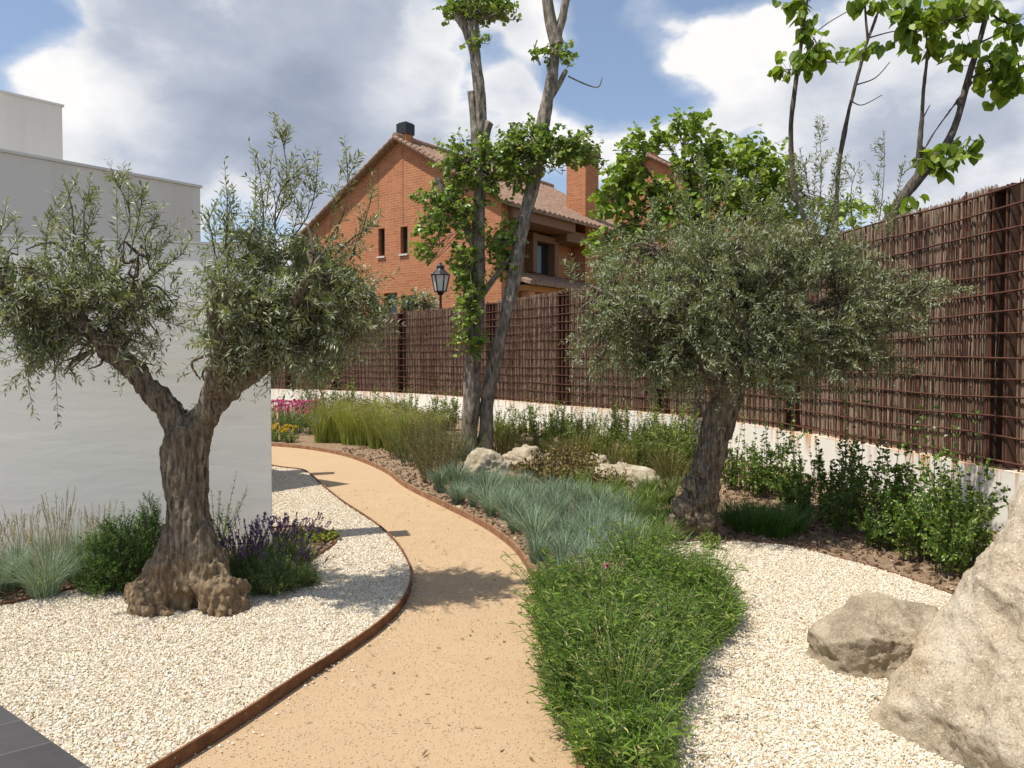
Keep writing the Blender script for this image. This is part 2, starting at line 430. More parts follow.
M_olive = leaf_mat('olive_leaf', [(0, (.10, .126, .05)), (.4, (.18, .21, .085)), (.75, (.28, .305, .135)), (1, (.40, .40, .165))], .42, .4, .26, under=(.33, .36, .24))
M_olive2 = leaf_mat('dense_olive_leaf', [(0, (.11, .138, .055)), (.4, (.195, .228, .092)), (.75, (.29, .32, .14)), (1, (.40, .42, .17))], .45, .35, .24, under=(.29, .325, .21))
M_poplar = leaf_mat('poplar_leaf', [(0, (.09, .16, .028)), (.5, (.185, .28, .05)), (.88, (.31, .39, .085)), (1, (.5, .47, .14))], .36, .45, .36)
M_catalpa = leaf_mat('catalpa_leaf', [(0, (0.109, 0.179, 0.021)), (.5, (0.192, 0.286, 0.037)), (1, (0.309, 0.386, 0.057))], .42, .35, .5)
M_mulb = leaf_mat('mulberry_leaf', [(0, (0.113, 0.186, 0.029)), (.5, (0.217, 0.319, 0.049)), (1, (0.360, 0.431, 0.082))], .42, .35, .35)
M_hedge = leaf_mat('hedge_leaf', [(0, (.05, .09, .02)), (1, (.12, .19, .04))], .5, .3, .25)
M_shrub = leaf_mat('shrub_leaf', [(0, (.055, .105, .018)), (.5, (.105, .185, .03)), (.85, (.185, .28, .045)), (1, (.30, .38, .07))], .36, .45, .28, obj_var=.2)
M_shrub_pale = leaf_mat('pale_shrub_leaf', [(0, (0.091, 0.138, 0.028)), (.5, (0.163, 0.224, 0.045)), (1, (0.299, 0.333, 0.085))], .45, .35, .3, obj_var=.2)
M_dark = leaf_mat('dark_needle_leaf', [(0, (0.039, 0.089, 0.016)), (.5, (0.076, 0.158, 0.026)), (1, (0.138, 0.252, 0.040))], .5, .3, .2, obj_var=.15)
M_fescue = leaf_mat('blue_fescue_blade', [(0, (.095, .15, .09)), (.4, (.155, .225, .15)), (.75, (.23, .305, .215)), (.93, (.34, .40, .29)), (1, (.47, .43, .25))], .55, .2, .2, obj_var=.3)
M_stipa = leaf_mat('feather_grass_blade', [(0, (.20, .27, .05)), (.5, (.32, .38, .09)), (.85, (.44, .46, .15)), (1, (.55, .48, .22))], .5, .25, .35, obj_var=.12)
M_straw = leaf_mat('straw_seed_head', [(0, (.30, .235, .12)), (1, (.52, .44, .27))], .7, .2, .3)
M_brown_grass = leaf_mat('bronze_grass_blade', [(0, (0.125, 0.102, 0.044)), (.4, (0.163, 0.162, 0.050)), (.8, (0.213, 0.240, 0.066)), (1, (0.300, 0.192, 0.094))], .6, .2, .25, obj_var=.2)
M_mound = leaf_mat('scabious_leaf', [(0, (.08, .15, .024)), (.4, (.15, .25, .04)), (.8, (.24, .345, .065)), (.95, (.38, .44, .13)), (1, (.45, .38, .2))], .45, .35, .35, obj_var=.28)
M_green = leaf_mat('green_blade', [(0, (0.072, 0.127, 0.025)), (.5, (0.124, 0.190, 0.040)), (1, (0.221, 0.276, 0.070))], .5, .3, .3, obj_var=.18)
M_lav = leaf_mat('lavender_leaf', [(0, (0.072, 0.111, 0.039)), (.5, (0.130, 0.182, 0.065)), (1, (0.234, 0.286, 0.091))], .6, .2, .2, obj_var=.15)
M_lavfl = leaf_mat('lavender_flower', [(0, (.055, .028, .085)), (.5, (.11, .055, .165)), (1, (.22, .13, .29))], .7, .2, .2)
M_pink = leaf_mat('pink_petal', [(0, (.52, .06, .20)), (.6, (.68, .16, .34)), (1, (.75, .33, .42))], .6, .2, .3, tcol=(1, .7, .8))
M_yellow = leaf_mat('yellow_petal', [(0, (.62, .38, .02)), (1, (.75, .58, .06))], .6, .2, .3, tcol=(1, 1, .5))
M_sedum = leaf_mat('sedum_leaf', [(0, (.13, .16, .02)), (.5, (.26, .27, .03)), (1, (.42, .38, .05))], .5, .3, .15)
M_bronze = leaf_mat('bronze_leaf', [(0, (.10, .075, .03)), (.4, (.17, .13, .05)), (.8, (.23, .20, .07)), (1, (.33, .25, .10))], .6, .2, .25, obj_var=.2)

def mk_rock(name, cols, sc=1., spk=.3):
    m = NT(name); v = m.coord(); n1 = m.noise(v, 2.6*sc, 7, .65, .5); n2 = m.noise(v, 95*sc, 3, .75); n3 = m.noise(v, 14*sc, 6, .7); n4 = m.noise(v, 1.1*sc, 3)
    col = m.ramp(n1, [(.3, cols[0]), (.48, cols[1]), (.62, cols[2]), (.8, cols[3])])
    col = m.mix(m.rng(n4, .5, .7, 0, .5), col, cols[4])
    col = m.mix(m.rng(n3, .52, .72, 0, .4), col, cols[3])
    col = m.mix(m.rng(n2, .56, .72, 0, .5*spk/.3), col, (.16, .125, .09)); col = m.mix(m.rng(n2, .44, .30, 0, .45*spk/.3), col, (.70, .62, .50))
    h = m.math('ADD', m.math('MULTIPLY', n3, 1.), m.math('MULTIPLY', n2, .45))
    return m.done(col, .88, .2, m.bump(h, .9, .016))
M_boulder = mk_rock('granite_boulder', [(.30, .235, .155), (.435, .36, .26), (.53, .455, .35), (.61, .545, .44), (.43, .31, .16)], 1., .75)
M_boulder2 = mk_rock('dark_granite', [(.17, .13, .085), (.31, .25, .17), (.44, .37, .265), (.51, .445, .34), (.29, .205, .11)], 1.3, .6)
M_limestone = mk_rock('pale_limestone', [(.26, .205, .13), (.42, .355, .25), (.53, .47, .36), (.60, .55, .44), (.40, .30, .17)], 2.2, .3)
M_brownrock = mk_rock('brown_rock', [(.15, .10, .06), (.25, .175, .11), (.33, .25, .17), (.40, .33, .24), (.22, .14, .07)], 2.4, .2)

def mk_brick(name, c1, c2, mort):
    m = NT(name); tc = m.n('ShaderNodeTexCoord'); sp = m.n('ShaderNodeSeparateXYZ'); m.l(tc.outputs['Object'], sp.inputs[0])
    u = m.math('ADD', sp.outputs[0], sp.outputs[1]); cb = m.n('ShaderNodeCombineXYZ'); m.l(u, cb.inputs[0]); m.l(sp.outputs[2], cb.inputs[1])
    br = m.n('ShaderNodeTexBrick'); m.l(cb.outputs[0], br.inputs['Vector'])
    for k, x in (('Scale', 1.), ('Mortar Size', .008), ('Brick Width', .25), ('Row Height', .07), ('Bias', 0.), ('Mortar Smooth', .2)): br.inputs[k].default_value = x
    br.inputs['Color1'].default_value = (*c1, 1); br.inputs['Color2'].default_value = (*c2, 1); br.inputs['Mortar'].default_value = (*mort, 1)
    n = m.noise(m.coord((1, 1, .5)), 1.4, 5, .6); n2 = m.noise(m.coord(), 7, 5)
    col = m.mix(m.rng(n, .4, .7, 0, .4), br.outputs['Color'], c2); col = m.mix(m.rng(n2, .45, .7, 0, .25), col, (.62, .30, .15))
    return m.done(col, .9, .15, m.bump(br.outputs['Fac'], -.3, .01))
M_brick = mk_brick('orange_brick', (.45, .18, .082), (.345, .125, .058), (.43, .27, .18))
M_rtile = mk_corten('clay_roof_tile', (.13, .08, .057), (.25, .155, .105), (.37, .265, .19), .85)
M_fascia = plain('brown_fascia', (.20, .105, .062), .7)
M_soffit = plain('timber_soffit', (.42, .19, .07), .7)
M_black = plain('black_metal', (.018, .018, .02), .45, .4)
M_winframe = plain('window_frame_paint', (.06, .04, .032), .5)
M_glass = plain('window_glass', (.02, .024, .028), .08, .6)
M_sill = plain('stone_sill', (.58, .52, .44), .8)
M_milk = NT('milky_glass').done((.80, .80, .77), .35, .4, transl=.35, tcol=(1, 1, 1))
# ================================================================== camera, sun, sky
cam = bpy.data.cameras.new('camera'); co = bpy.data.objects.new('camera', cam); COL.objects.link(co)
cam.sensor_width = 36; cam.lens = FPX/1024*36; cam.clip_start = .05; cam.clip_end = 3000
co.location = (0, 0, CAM_H); co.rotation_euler = (math.pi/2-PITCH, 0, 0); SC.camera = co
SUN_EL = rad(64.5); SUN_AZ = rad(26.5)              # light travels along (cos, sin) of SUN_AZ in plan
sv = Vector((-math.cos(SUN_AZ)*math.cos(SUN_EL), -math.sin(SUN_AZ)*math.cos(SUN_EL), math.sin(SUN_EL)))
sl = bpy.data.lights.new('sun', 'SUN'); sl.energy = 4.9; sl.angle = rad(.53); sl.color = (1, .945, .85)
so = bpy.data.objects.new('sun', sl); COL.objects.link(so); so.rotation_euler = (-sv).to_track_quat('-Z', 'Y').to_euler(); so.location = (-8, -6, 14)

def sky_world():
    w = bpy.data.worlds.new('World'); SC.world = w; w.use_nodes = True; w.cycles.sampling_method = 'MANUAL'; w.cycles.sample_map_resolution = 512
    m = NT.__new__(NT); m.t = w.node_tree; m.t.nodes.clear(); m.m = w
    out = m.n('ShaderNodeOutputWorld'); bg = m.n('ShaderNodeBackground'); bg.inputs['Strength'].default_value = .135
    sk = m.n('ShaderNodeTexSky', sky_type='NISHITA'); sk.sun_disc = False; sk.sun_elevation = SUN_EL
    sk.sun_rotation = math.atan2(sv.x, sv.y); sk.altitude = 650; sk.air_density = 1.0; sk.dust_density = 1.5; sk.ozone_density = 1.5
    tc = m.n('ShaderNodeTexCoord'); d = tc.outputs['Generated']
    mp = m.n('ShaderNodeMapping'); mp.inputs['Scale'].default_value = (1, 1, 1.7); mp.inputs['Location'].default_value = (4.1, 2.3, .6); m.l(d, mp.inputs['Vector']); q = mp.outputs['Vector']
    n1 = m.noise(q, 4.6, 12, .56); n2 = m.noise(q, 7.5, 10, .58); n3 = m.noise(q, 2.2, 3, .5)
    def blob(u, v, r_out, r_in, amp):
        b = ray(u, v); b = b/np.linalg.norm(b)
        nd = m.n('ShaderNodeVectorMath', operation='DOT_PRODUCT'); m.l(d, nd.inputs[0]); nd.inputs[1].default_value = tuple(b)
        return m.rng(nd.outputs['Value'], math.cos(rad(r_out)), math.cos(rad(r_in)), 0, amp, True)
    def total(lst):
        t = None
        for b in lst:
            x = blob(*b); t = x if t is None else m.math('ADD', t, x)
        return t
    bias = total([(250, 110, 17, 3, .30), (370, 140, 8, 2, .2), (100, 150, 8, 2, .22), (90, 15, 7, 1, .14), (360, 60, 8, 2, .16), (650, 105, 8, 2, .21), (735, 42, 3.4, .8, .26), (680, 95, 6, 1, .12),
                  (900, 90, 13, 4, .22), (830, 60, 6, 2, .12), (500, 18, 6, 1, .26), (507, 112, 4, 1, .2), (425, 75, 3, .6, .1), (960, 150, 8, 2, .16),
                  (35, 60, 5, 1, -.26), (640, 25, 9, 3, -.26), (432, 30, 3, .6, -.16), (480, 70, 4, 1, -.14), (222, 232, 5, 1, -.14), (772, 18, 5, 1, -.2), (600, 60, 5, 1, -.08)])
    vq = m.n('ShaderNodeVectorMath', operation='ADD'); nz_ = m.n('ShaderNodeTexNoise'); nz_.inputs['Scale'].default_value = 6; nz_.inputs['Detail'].default_value = 5; m.l(q, nz_.inputs['Vector'])
    sc_ = m.n('ShaderNodeVectorMath', operation='SCALE'); sc_.inputs[3].default_value = .16; m.l(nz_.outputs['Color'], sc_.inputs[0]); m.l(q, vq.inputs[0]); m.l(sc_.outputs[0], vq.inputs[1])
    def billow(s_): 
        nd = m.n('ShaderNodeTexVoronoi', feature='F1'); nd.inputs['Scale'].default_value = s_; m.l(vq.outputs[0], nd.inputs['Vector']); return nd.outputs['Distance']
    bl = m.rng(billow(7.), .1, .75, .10, -.14); dens = m.math('ADD', m.math('ADD', n1, bias), bl)
    mask = m.rng(dens, .52, .63, 0, 1, True)
    veil = m.rng(dens, .40, .56, 0, .35, True)
    dark = total([(265, 115, 18, 3, .52), (345, 12, 6, 1, .3), (190, 50, 8, 2, .2), (290, 175, 8, 2, .28), (965, 150, 8, 2, .36), (870, 140, 9, 2, .2), (520, 190, 12, 3, .2), (240, 225, 5, 1, -.5), (100, 150, 6, 1, -.45), (80, 30, 7, 2, -.3), (735, 45, 5, 1, -.4), (400, 80, 5, 1, -.35), (300, 20, 4, 1, -.2)])
    sh = m.math('MULTIPLY', dark, m.rng(dens, .56, .74, .35, 1))
    sh = m.math('ADD', sh, m.rng(n2, .32, .68, -.26, .32)); sh = m.math('ADD', sh, m.math('MULTIPLY', bl, -1.6)); sh = m.math('ADD', sh, m.rng(dens, .56, .9, -.06, .38))
    sh = m.math('MULTIPLY', sh, .6); ccol = m.ramp(sh, [(0, (6.6, 6.5, 6.4)), (.25, (5.1, 5.2, 5.45)), (.5, (3.3, 3.6, 4.25)), (1, (1.9, 2.2, 2.9))])
    base = m.mix(.12, sk.outputs[0], (4.5, 4.8, 5.2))
    base = m.mix(veil, base, (5.2, 5.5, 6.0)); col = m.mix(m.math('MULTIPLY', mask, .96), base, ccol)
    m.l(col, bg.inputs['Color']); m.l(bg.outputs[0], out.inputs['Surface'])
sky_world()
vs = SC.view_settings; vs.view_transform = 'Standard'; vs.look = 'None'; vs.gamma = 1; vs.exposure = 0.2; vs.use_curve_mapping = False
SC.render.engine = 'CYCLES'; cy = SC.cycles; cy.max_bounces = 7; cy.diffuse_bounces = 3; cy.transmission_bounces = 4; cy.glossy_bounces = 2; cy.use_denoising = True

# ================================================================== ground, path, beds
def gpts(lst, z=0.): return np.array([G(u, v, z)[:2] for u, v in lst])
PATH_L = np.concatenate([[[-2.1, .6], [-1.75, 1.6]], gpts([(110, 793), (150, 768), (200, 738), (250, 707), (300, 674), (340, 649), (380, 621), (400, 602), (409, 586), (411, 571), (404, 553), (391, 536),
                         (372, 520), (343, 501), (324, 486), (313, 476), (303, 469.5), (284, 467)], .055), [[-4.2, 11.9], [-7, 12.6]]])
PATH_R = np.concatenate([[[.31, .6], [.30, 1.6]], gpts([(583, 790), (580, 768), (572, 730), (561, 690), (551, 650), (543, 615), (535, 585), (524, 562), (508, 544), (480, 525), (440, 505), (405, 487),
                         (388, 474), (365, 463), (340, 455), (305, 449), (270, 446)]), [[-6, 15.3], [-9, 16]]])
CL = spline(PATH_L, 8); CR = spline(PATH_R, 8)
g = Acc(); g.box((-400, -200, -.4), (400, 900, -.03)); tag(g.build('ground', M_ground), kind='structure')
tag(poly_sheet('path', list(CL[::-1])+list(CR), 0.0, M_path), kind='structure')
# left gravel
LG = list(CL)+[(-9, 12.9), (-9, .6)]
tag(poly_sheet('gravel_bed', LG, .038, M_gravel), kind='structure')
SOIL_L = spline([G(-160, 640)[:2], G(-40, 622)[:2], G(0, 613)[:2], G(50, 602)[:2], G(90, 592)[:2], G(150, 585)[:2], G(220, 582)[:2], G(290, 574)[:2], G(326, 556)[:2], G(336, 545)[:2], G(322, 535)[:2], G(295, 532)[:2], G(262, 534)[:2]], 6)
SOIL_Lp = list(SOIL_L)+[(-2.3, 6.9), (-9, 4.4), (-9, 2.5)]
tag(poly_sheet('soil_bed', SOIL_Lp, .046, M_soil), kind='structure')
# right side
FR = spline([(4.95, 1.0), (4.55, 4.6), (4.42, 7.0), (4.08, 9.5), (3.54, 12.2), (2.6, 14.6), (1.03, 17.0), (-1.0, 20.2), (-3.5, 23.4), (-7.6, 26.2), (-14, 28.5)], 14)
SR = list(CR)+[(-14, 28.5)]+[tuple(p[:2]) for p in FR[::-1]]+[(4.95, .6)]
tag(poly_sheet('soil_bed', SR, .03, M_soil), kind='structure')
RGC = gpts([(640, 790), (640, 768), (655, 700), (672, 650), (672, 610), (650, 585), (628, 560), (640, 545), (690, 546), (735, 546), (790, 551), (830, 561), (875, 573), (930, 592), (1000, 622), (1100, 672)])
RG = list(spline(RGC, 5))+[(3.1, 2.0), (3.0, .6), (.55, .6)]
tag(poly_sheet('gravel_bed', RG, .036, M_gravel), kind='structure')
# dark paving, lower left corner
pv0, pv1 = G(0, 705, .062)[:2], G(90, 768, .062)[:2]; dv = nrm(pv1-pv0); pn = np.array([-dv[1], dv[0]]); pn = pn if pn[1] < 0 else -pn
a = Acc(); A0 = pv0-dv*4; A1 = pv1+dv*1.1; B1 = A1+pn*3; B0 = A0+pn*3
P4 = np.array([A0, B0, B1, A1]); V = np.concatenate([np.c_[P4, np.full(4, -.02)], np.c_[P4, np.full(4, .062)]])
a.add(V, [[3,2,1,0],[4,5,6,7],[0,1,5,4],[1,2,6,5],[2,3,7,6],[3,0,4,7]])
PAVE = [tuple(p) for p in P4]
tag(a.build('paving', M_slate), kind='structure')

def edging(name, C, h0, h1, mat, label, o=0.004):
    acc = Acc(); ribbon(acc, C, -o, o, h0, h1); return tag(acc.build(name, mat), label, 'edging')
edging('steel_edging', CL, -.05, .062, M_corten, 'dark rusty steel strip holding in the white gravel along the path', .006)
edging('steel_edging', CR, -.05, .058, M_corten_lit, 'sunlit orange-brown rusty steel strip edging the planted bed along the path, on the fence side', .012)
edging('steel_edging', SOIL_L, -.02, .062, M_corten, 'thin rusty edging curving round the lavender bed beside the garden wall', .004)
edging('steel_edging', spline(gpts([(722, 548), (735, 546), (790, 551), (830, 561), (875, 573), (930, 592), (1000, 622), (1100, 672)]), 6), -.02, .05, M_corten, 'thin dark edging between white gravel and brown soil beside the big boulder', .004)

# ------------------------------------------------------------------ loose gravel stones
def scatter(poly, dens_fn, excl=(), xlim=None, nmax=300000):
    P = np.asarray(poly)[:, :2]; lo, hi = P.min(0), P.max(0)
    if xlim is not None: lo = np.maximum(lo, xlim[0]); hi = np.minimum(hi, xlim[1])
    n = int(min(nmax, np.prod(hi-lo)*12000)); X = RNG.uniform(lo, hi, (n, 2))
    k = inside(X, poly)
    for e in excl: k &= ~inside(X, e)
    X = X[k]; k = RNG.uniform(0, 1, len(X)) < dens_fn(X); X = X[k]
    u = 512+FPX*X[:, 0]/X[:, 1]; return X[(u > -90) & (u < 1110)]
a = Acc(); X = scatter(LG, lambda X: np.clip(1.25-X[:, 1]*.1, .25, 1), [SOIL_Lp, PAVE], ((-5, 2.3), (1, 11.8)), 900000)
stones(a, np.c_[X, .040+RNG.uniform(0, .004, len(X))], RNG.uniform(.006, .0135, len(X))*(1+.02*X[:, 1])); tag(a.build('loose_gravel', M_gstone), kind='stuff')
a = Acc(); X = scatter(RG, lambda X: np.clip(1.2-X[:, 1]*.1, .25, 1), [], ((0, 1.8), (3.5, 8)), 600000)
stones(a, np.c_[X, .038+RNG.uniform(0, .004, len(X))], RNG.uniform(.006, .0135, len(X))*(1+.02*X[:, 1])); tag(a.build('loose_gravel', M_gstone), kind='stuff')
a = Acc(); k_ = RNG.integers(12, len(CL)-20, 260); X = CL[k_, :2]+np.abs(RNG.normal(0, .09, (260, 1)))*np.array([[.85, -.5]]); X = X[inside(X, list(CL[::-1])+list(CR))]
stones(a, np.c_[X, np.full(len(X), .004)], RNG.uniform(.006, .014, len(X))); tag(a.build('spilled_gravel', M_gstone), kind='stuff')
a = Acc(); X = scatter(list(CL[::-1])+list(CR), lambda X: np.clip(.5-.05*X[:, 1], .0, .4), [], ((-2.5, 2.2), (1, 12)), 200000)
stones(a, np.c_[X, .001+RNG.uniform(0, .002, len(X))], RNG.uniform(.0025, .0055, len(X))); tag(a.build('path_grit', M_grit), kind='stuff')
a = Acc(); X = scatter(SR, lambda X: np.clip(.35-.02*X[:, 1], .04, 1), [RG], ((-3, 3), (4.6, 17)), 160000)
stones(a, np.c_[X, .033+RNG.uniform(0, .01, len(X))], RNG.uniform(.008, .045, len(X)), .35)
X = scatter(SOIL_Lp, lambda X: np.full(len(X), .2), [], ((-5, 3.5), (-1, 7)), 60000)
stones(a, np.c_[X, .048+RNG.uniform(0, .008, len(X))], RNG.uniform(.008, .03, len(X)), .35)
tag(a.build('soil_crumbs', M_chip), kind='stuff')
a = Acc(); X = np.concatenate([scatter(LG, lambda X: np.full(len(X), .004), [SOIL_Lp, PAVE], ((-5, 2.3), (1, 11)), 60000), scatter(RG, lambda X: np.full(len(X), .004), [], ((0, 2), (3.5, 8)), 60000)])
Xp = scatter(list(CL[::-1])+list(CR), lambda X: np.full(len(X), .0028), [], ((-2.5, 2.2), (1, 10)), 90000); dl = np.abs(Xp[:, None]-CR[None, ::4, :2]).sum(2).min(1)
P_ = np.concatenate([np.c_[X, np.full(len(X), .056)], np.c_[Xp, np.full(len(Xp), .007)]]); n_ = len(P_); az_ = RNG.uniform(0, 6.28, n_)
leafset(a, P_, np.stack([np.cos(az_), np.sin(az_), RNG.normal(0, .15, n_)], 1), np.array([0, 0, 1.])+RNG.normal(0, .25, (n_, 3)), RNG.uniform(.02, .05, n_), RNG.uniform(.007, .014, n_), 'broad', .4)
tag(a.build('leaf_litter', M_litter), kind='stuff')

# ================================================================== white house and garden wall at the left
cw = G(272, 550); ww = nrm(np.array([math.cos(rad(16)), math.sin(rad(16))])); wn = np.array([-ww[1], ww[0]])
def slab(acc, p, q, th, z0, z1, nvec):
    p, q = np.asarray(p[:2], float), np.asarray(q[:2], float); P = np.array([p, q, q+nvec*th, p+nvec*th])
    V = np.concatenate([np.c_[P, np.full(4, z0)], np.c_[P, np.full(4, z1)]]); acc.add(V, [[3,2,1,0],[4,5,6,7],[0,1,5,4],[1,2,6,5],[2,3,7,6],[3,0,4,7]])
a = Acc(); far = cw[:2]-ww*7
slab(a, far, cw, .22, -.1, 2.53, wn)
gw = empty('garden_wall', (*cw[:2], 0)); tag(gw, 'smooth off-white plastered garden wall standing behind the two-limbed olive tree', 'wall')
a.build('wall', M_plaster, gw, off=(*cw[:2], 0))
a = Acc(); slab(a, far-wn*.012, cw[:2]-wn*.012+ww*.006, .245, 2.531, 2.548, wn); a.build('coping', M_cap, gw, off=(*cw[:2], 0))
hu = nrm(np.array([math.sin(rad(38.8)), math.cos(rad(38.8))])); hn = np.array([-hu[1], hu[0]])
wh = empty('white_house', (-5, 9, 0)); tag(wh, 'flat-roofed off-white rendered house rising in two blocks behind the garden wall', 'house')
c1 = PD(200, 188, 9.3); z1 = c1[2]; a = Acc(); slab(a, c1[:2]-hu*9, c1, 6, 0, z1, hn); a.build('lower_block', M_render, wh, off=(-5, 9, 0))
a = Acc(); slab(a, c1[:2]-hu*9-hn*.02, c1[:2]+hu*.02-hn*.02, 6.04, z1+.002, z1+.03, hn); a.build('parapet_cap', M_cap, wh, off=(-5, 9, 0))
c2 = PD(62, 107, 10.2); z2 = c2[2]; a = Acc(); slab(a, c2[:2]-hu*9, c2, 5, z1-.2, z2, hn); a.build('upper_block', M_render, wh, off=(-5, 9, 0))
a = Acc(); slab(a, c2[:2]-hu*9-hn*.02, c2[:2]+hu*.02-hn*.02, 5.04, z2+.002, z2+.03, hn); a.build('parapet_cap', M_cap, wh, off=(-5, 9, 0))
# second garden wall further back: only its shadow tip reaches the path
t2 = G(335, 474)[:2]-np.array([math.cos(SUN_AZ), math.sin(SUN_AZ)])*2.5/math.tan(SUN_EL)
a = Acc(); slab(a, t2-ww*4, t2, .22, -.1, 2.5, wn); a.build('wing_wall', M_plaster, wh, off=(-5, 9, 0))

# ================================================================== boundary wall and fence
bw = Acc(); ribbon(bw, FR, -.26, 0, -.1, .6); tag(bw.build('boundary_wall', M_boundary), 'low white painted boundary wall with rust streaks running under the brushwood fence', 'wall')
seg = np.linalg.norm(np.diff(FR[:, :2], axis=0), axis=1); S = np.concatenate([[0], np.cumsum(seg)])
uF = 512+FPX*FR[:, 0]/FR[:, 1]
def fpos(s, off):
    x = np.interp(s, S, FR[:, 0]); y = np.interp(s, S, FR[:, 1]); e = .05
    t = nrm(np.stack([np.interp(s+e, S, FR[:, 0])-np.interp(s-e, S, FR[:, 0]), np.interp(s+e, S, FR[:, 1])-np.interp(s-e, S, FR[:, 1])], -1))
    n = np.stack([-t[..., 1], t[..., 0]], -1); return np.stack([x, y], -1)+n*np.expand_dims(np.asarray(off), -1) if np.ndim(off) else np.stack([x, y], -1)+n*off, t, n
def s_at(u, ymin=6): 
    k = FR[:, 1] > ymin-.5; return np.interp(-u, -uF[k], S[k])
ftop = lambda s: np.interp(s, [0, 6, 10, 16, 22, 30, 45], [3.27, 3.25, 3.21, 3.12, 3.03, 3.0, 2.95])
posts = [s_at(u) for u in (990, 785, 657, 559, 487, 399, 333, 287)]
posts = [posts[0]-3.6]+posts
fe = empty('brushwood_fence', (4.4, 7, .6)); tag(fe, 'tall brown brushwood fence with rusty rebar grid and steel posts on the white boundary wall', 'fence'); FO = (4.4, 7, .6)
bounds = [0.05]+posts+[S[-1]-.1]
ZL = [.68]
while ZL[-1] < 3.2: ZL.append(ZL[-1]+RNG.uniform(.17, .22))
for i in range(len(bounds)-1):
    s0, s1 = bounds[i], bounds[i+1]; near = s0 < 13
    b = Acc(); m = max(3, int((s1-s0)/.4)); ss = np.linspace(s0+(.152 if i else 0), s1-.152, m); P, _, _ = fpos(ss, 0.)
    ribbon(b, np.c_[P, np.zeros(m)], -.215, -.185, .58, ftop(ss)-.07)
    # twigs
    n = int((s1-s0)*(2300 if near else 750)); s = RNG.uniform(s0, s1, n); L = RNG.uniform(.5, 1.1, n); H = ftop(s)-.6
    zb = .6+RNG.uniform(-.12, 1, n)*(H-L*.6); zb = np.maximum(zb, .605); zt = np.minimum(zb+L, .6+H+RNG.normal(0, .009, n)-.03+.012*np.sin(s*5))
    k = (zt-zb > .2) & (np.abs(s[:, None]-np.array(posts)[None]).min(1) > .155); s, zb, zt = s[k], zb[k], zt[k]; off = RNG.uniform(-.185, -.15, len(s)); tl = RNG.normal(0, .016, len(s))
    p0, t, nn = fpos(s, off); p1, _, _ = fpos(s+tl, off+RNG.normal(0, .012, len(s))); mid = (p0+p1)/2+nn*RNG.normal(0, .008, len(s))[:, None]+t*RNG.normal(0, .007, len(s))[:, None]
    Pn = np.stack([np.c_[p0, zb], np.c_[mid, (zb+zt)/2], np.c_[p1, zt]], 1); R = RNG.uniform(.0025, .006, len(s))[:, None]*np.array([1, .95, .6]); 
    core = b.build('brushwood_core', M_brushback, fe, off=FO)
    core.name = 'brushwood_panel'; b = Acc(); thin_tubes(b, Pn, R, 4); o = b.build('twigs', M_brush, core, off=FO)
    # rebar grid
    r = Acc(); 
    for zz in ZL:
        if zz > ftop(s0)-.08: break
        ss = np.linspace(s0, s1, max(3, int((s1-s0)/.3))); p, t, nn = fpos(ss, -.045)
        wob = .012*np.sin(ss*2.1+zz*7)
        if len(ss) > 2: tube(r, np.c_[p, zz+wob], .0105, 6)
    ss = s0+.08
    while ss < s1-.03:
        for d in ([0] if RNG.uniform() < .55 else [0, RNG.uniform(.02, .05)]):
            p, t, nn = fpos(np.array([ss+d, ss+d+RNG.normal(0, .012), ss+d+RNG.normal(0, .012)]), -.062)
            tube(r, np.c_[p, [.595, 1.8, ftop(ss)-RNG.uniform(.02, .16)]], .0105, 6)
        ss += RNG.uniform(.10, .2)
    r.build('rebar_grid', M_rebar, fe, off=FO)
for s in posts:     # H-section posts, open side towards the garden
    p, t, nn = fpos(np.array([s]), 0.); p, t, nn = p[0], t[0], nn[0]; a = Acc(); zt = float(ftop(s))-.1; d = nn
    def pb(x0, x1, y0, y1, z0, z1):
        P = np.array([p+t*x0+nn*y0, p+t*x1+nn*y0, p+t*x1+nn*y1, p+t*x0+nn*y1]); V = np.concatenate([np.c_[P, np.full(4, z0)], np.c_[P, np.full(4, z1)]])
        a.add(V, [[3,2,1,0],[4,5,6,7],[0,1,5,4],[1,2,6,5],[2,3,7,6],[3,0,4,7]])
    pb(-.15, -.134, -.30, -.062+.0, .59, zt+.03); pb(.134, .15, -.30, -.062, .59, zt+.03); pb(-.134, .134, -.30, -.288, .592, zt+.027); pb(-.134, .134, -.288, -.08, zt, zt+.027)
    pb(-.18, .18, -.25, -.02, .6, .612)
    a.build('steel_post', M_post, fe, off=FO)

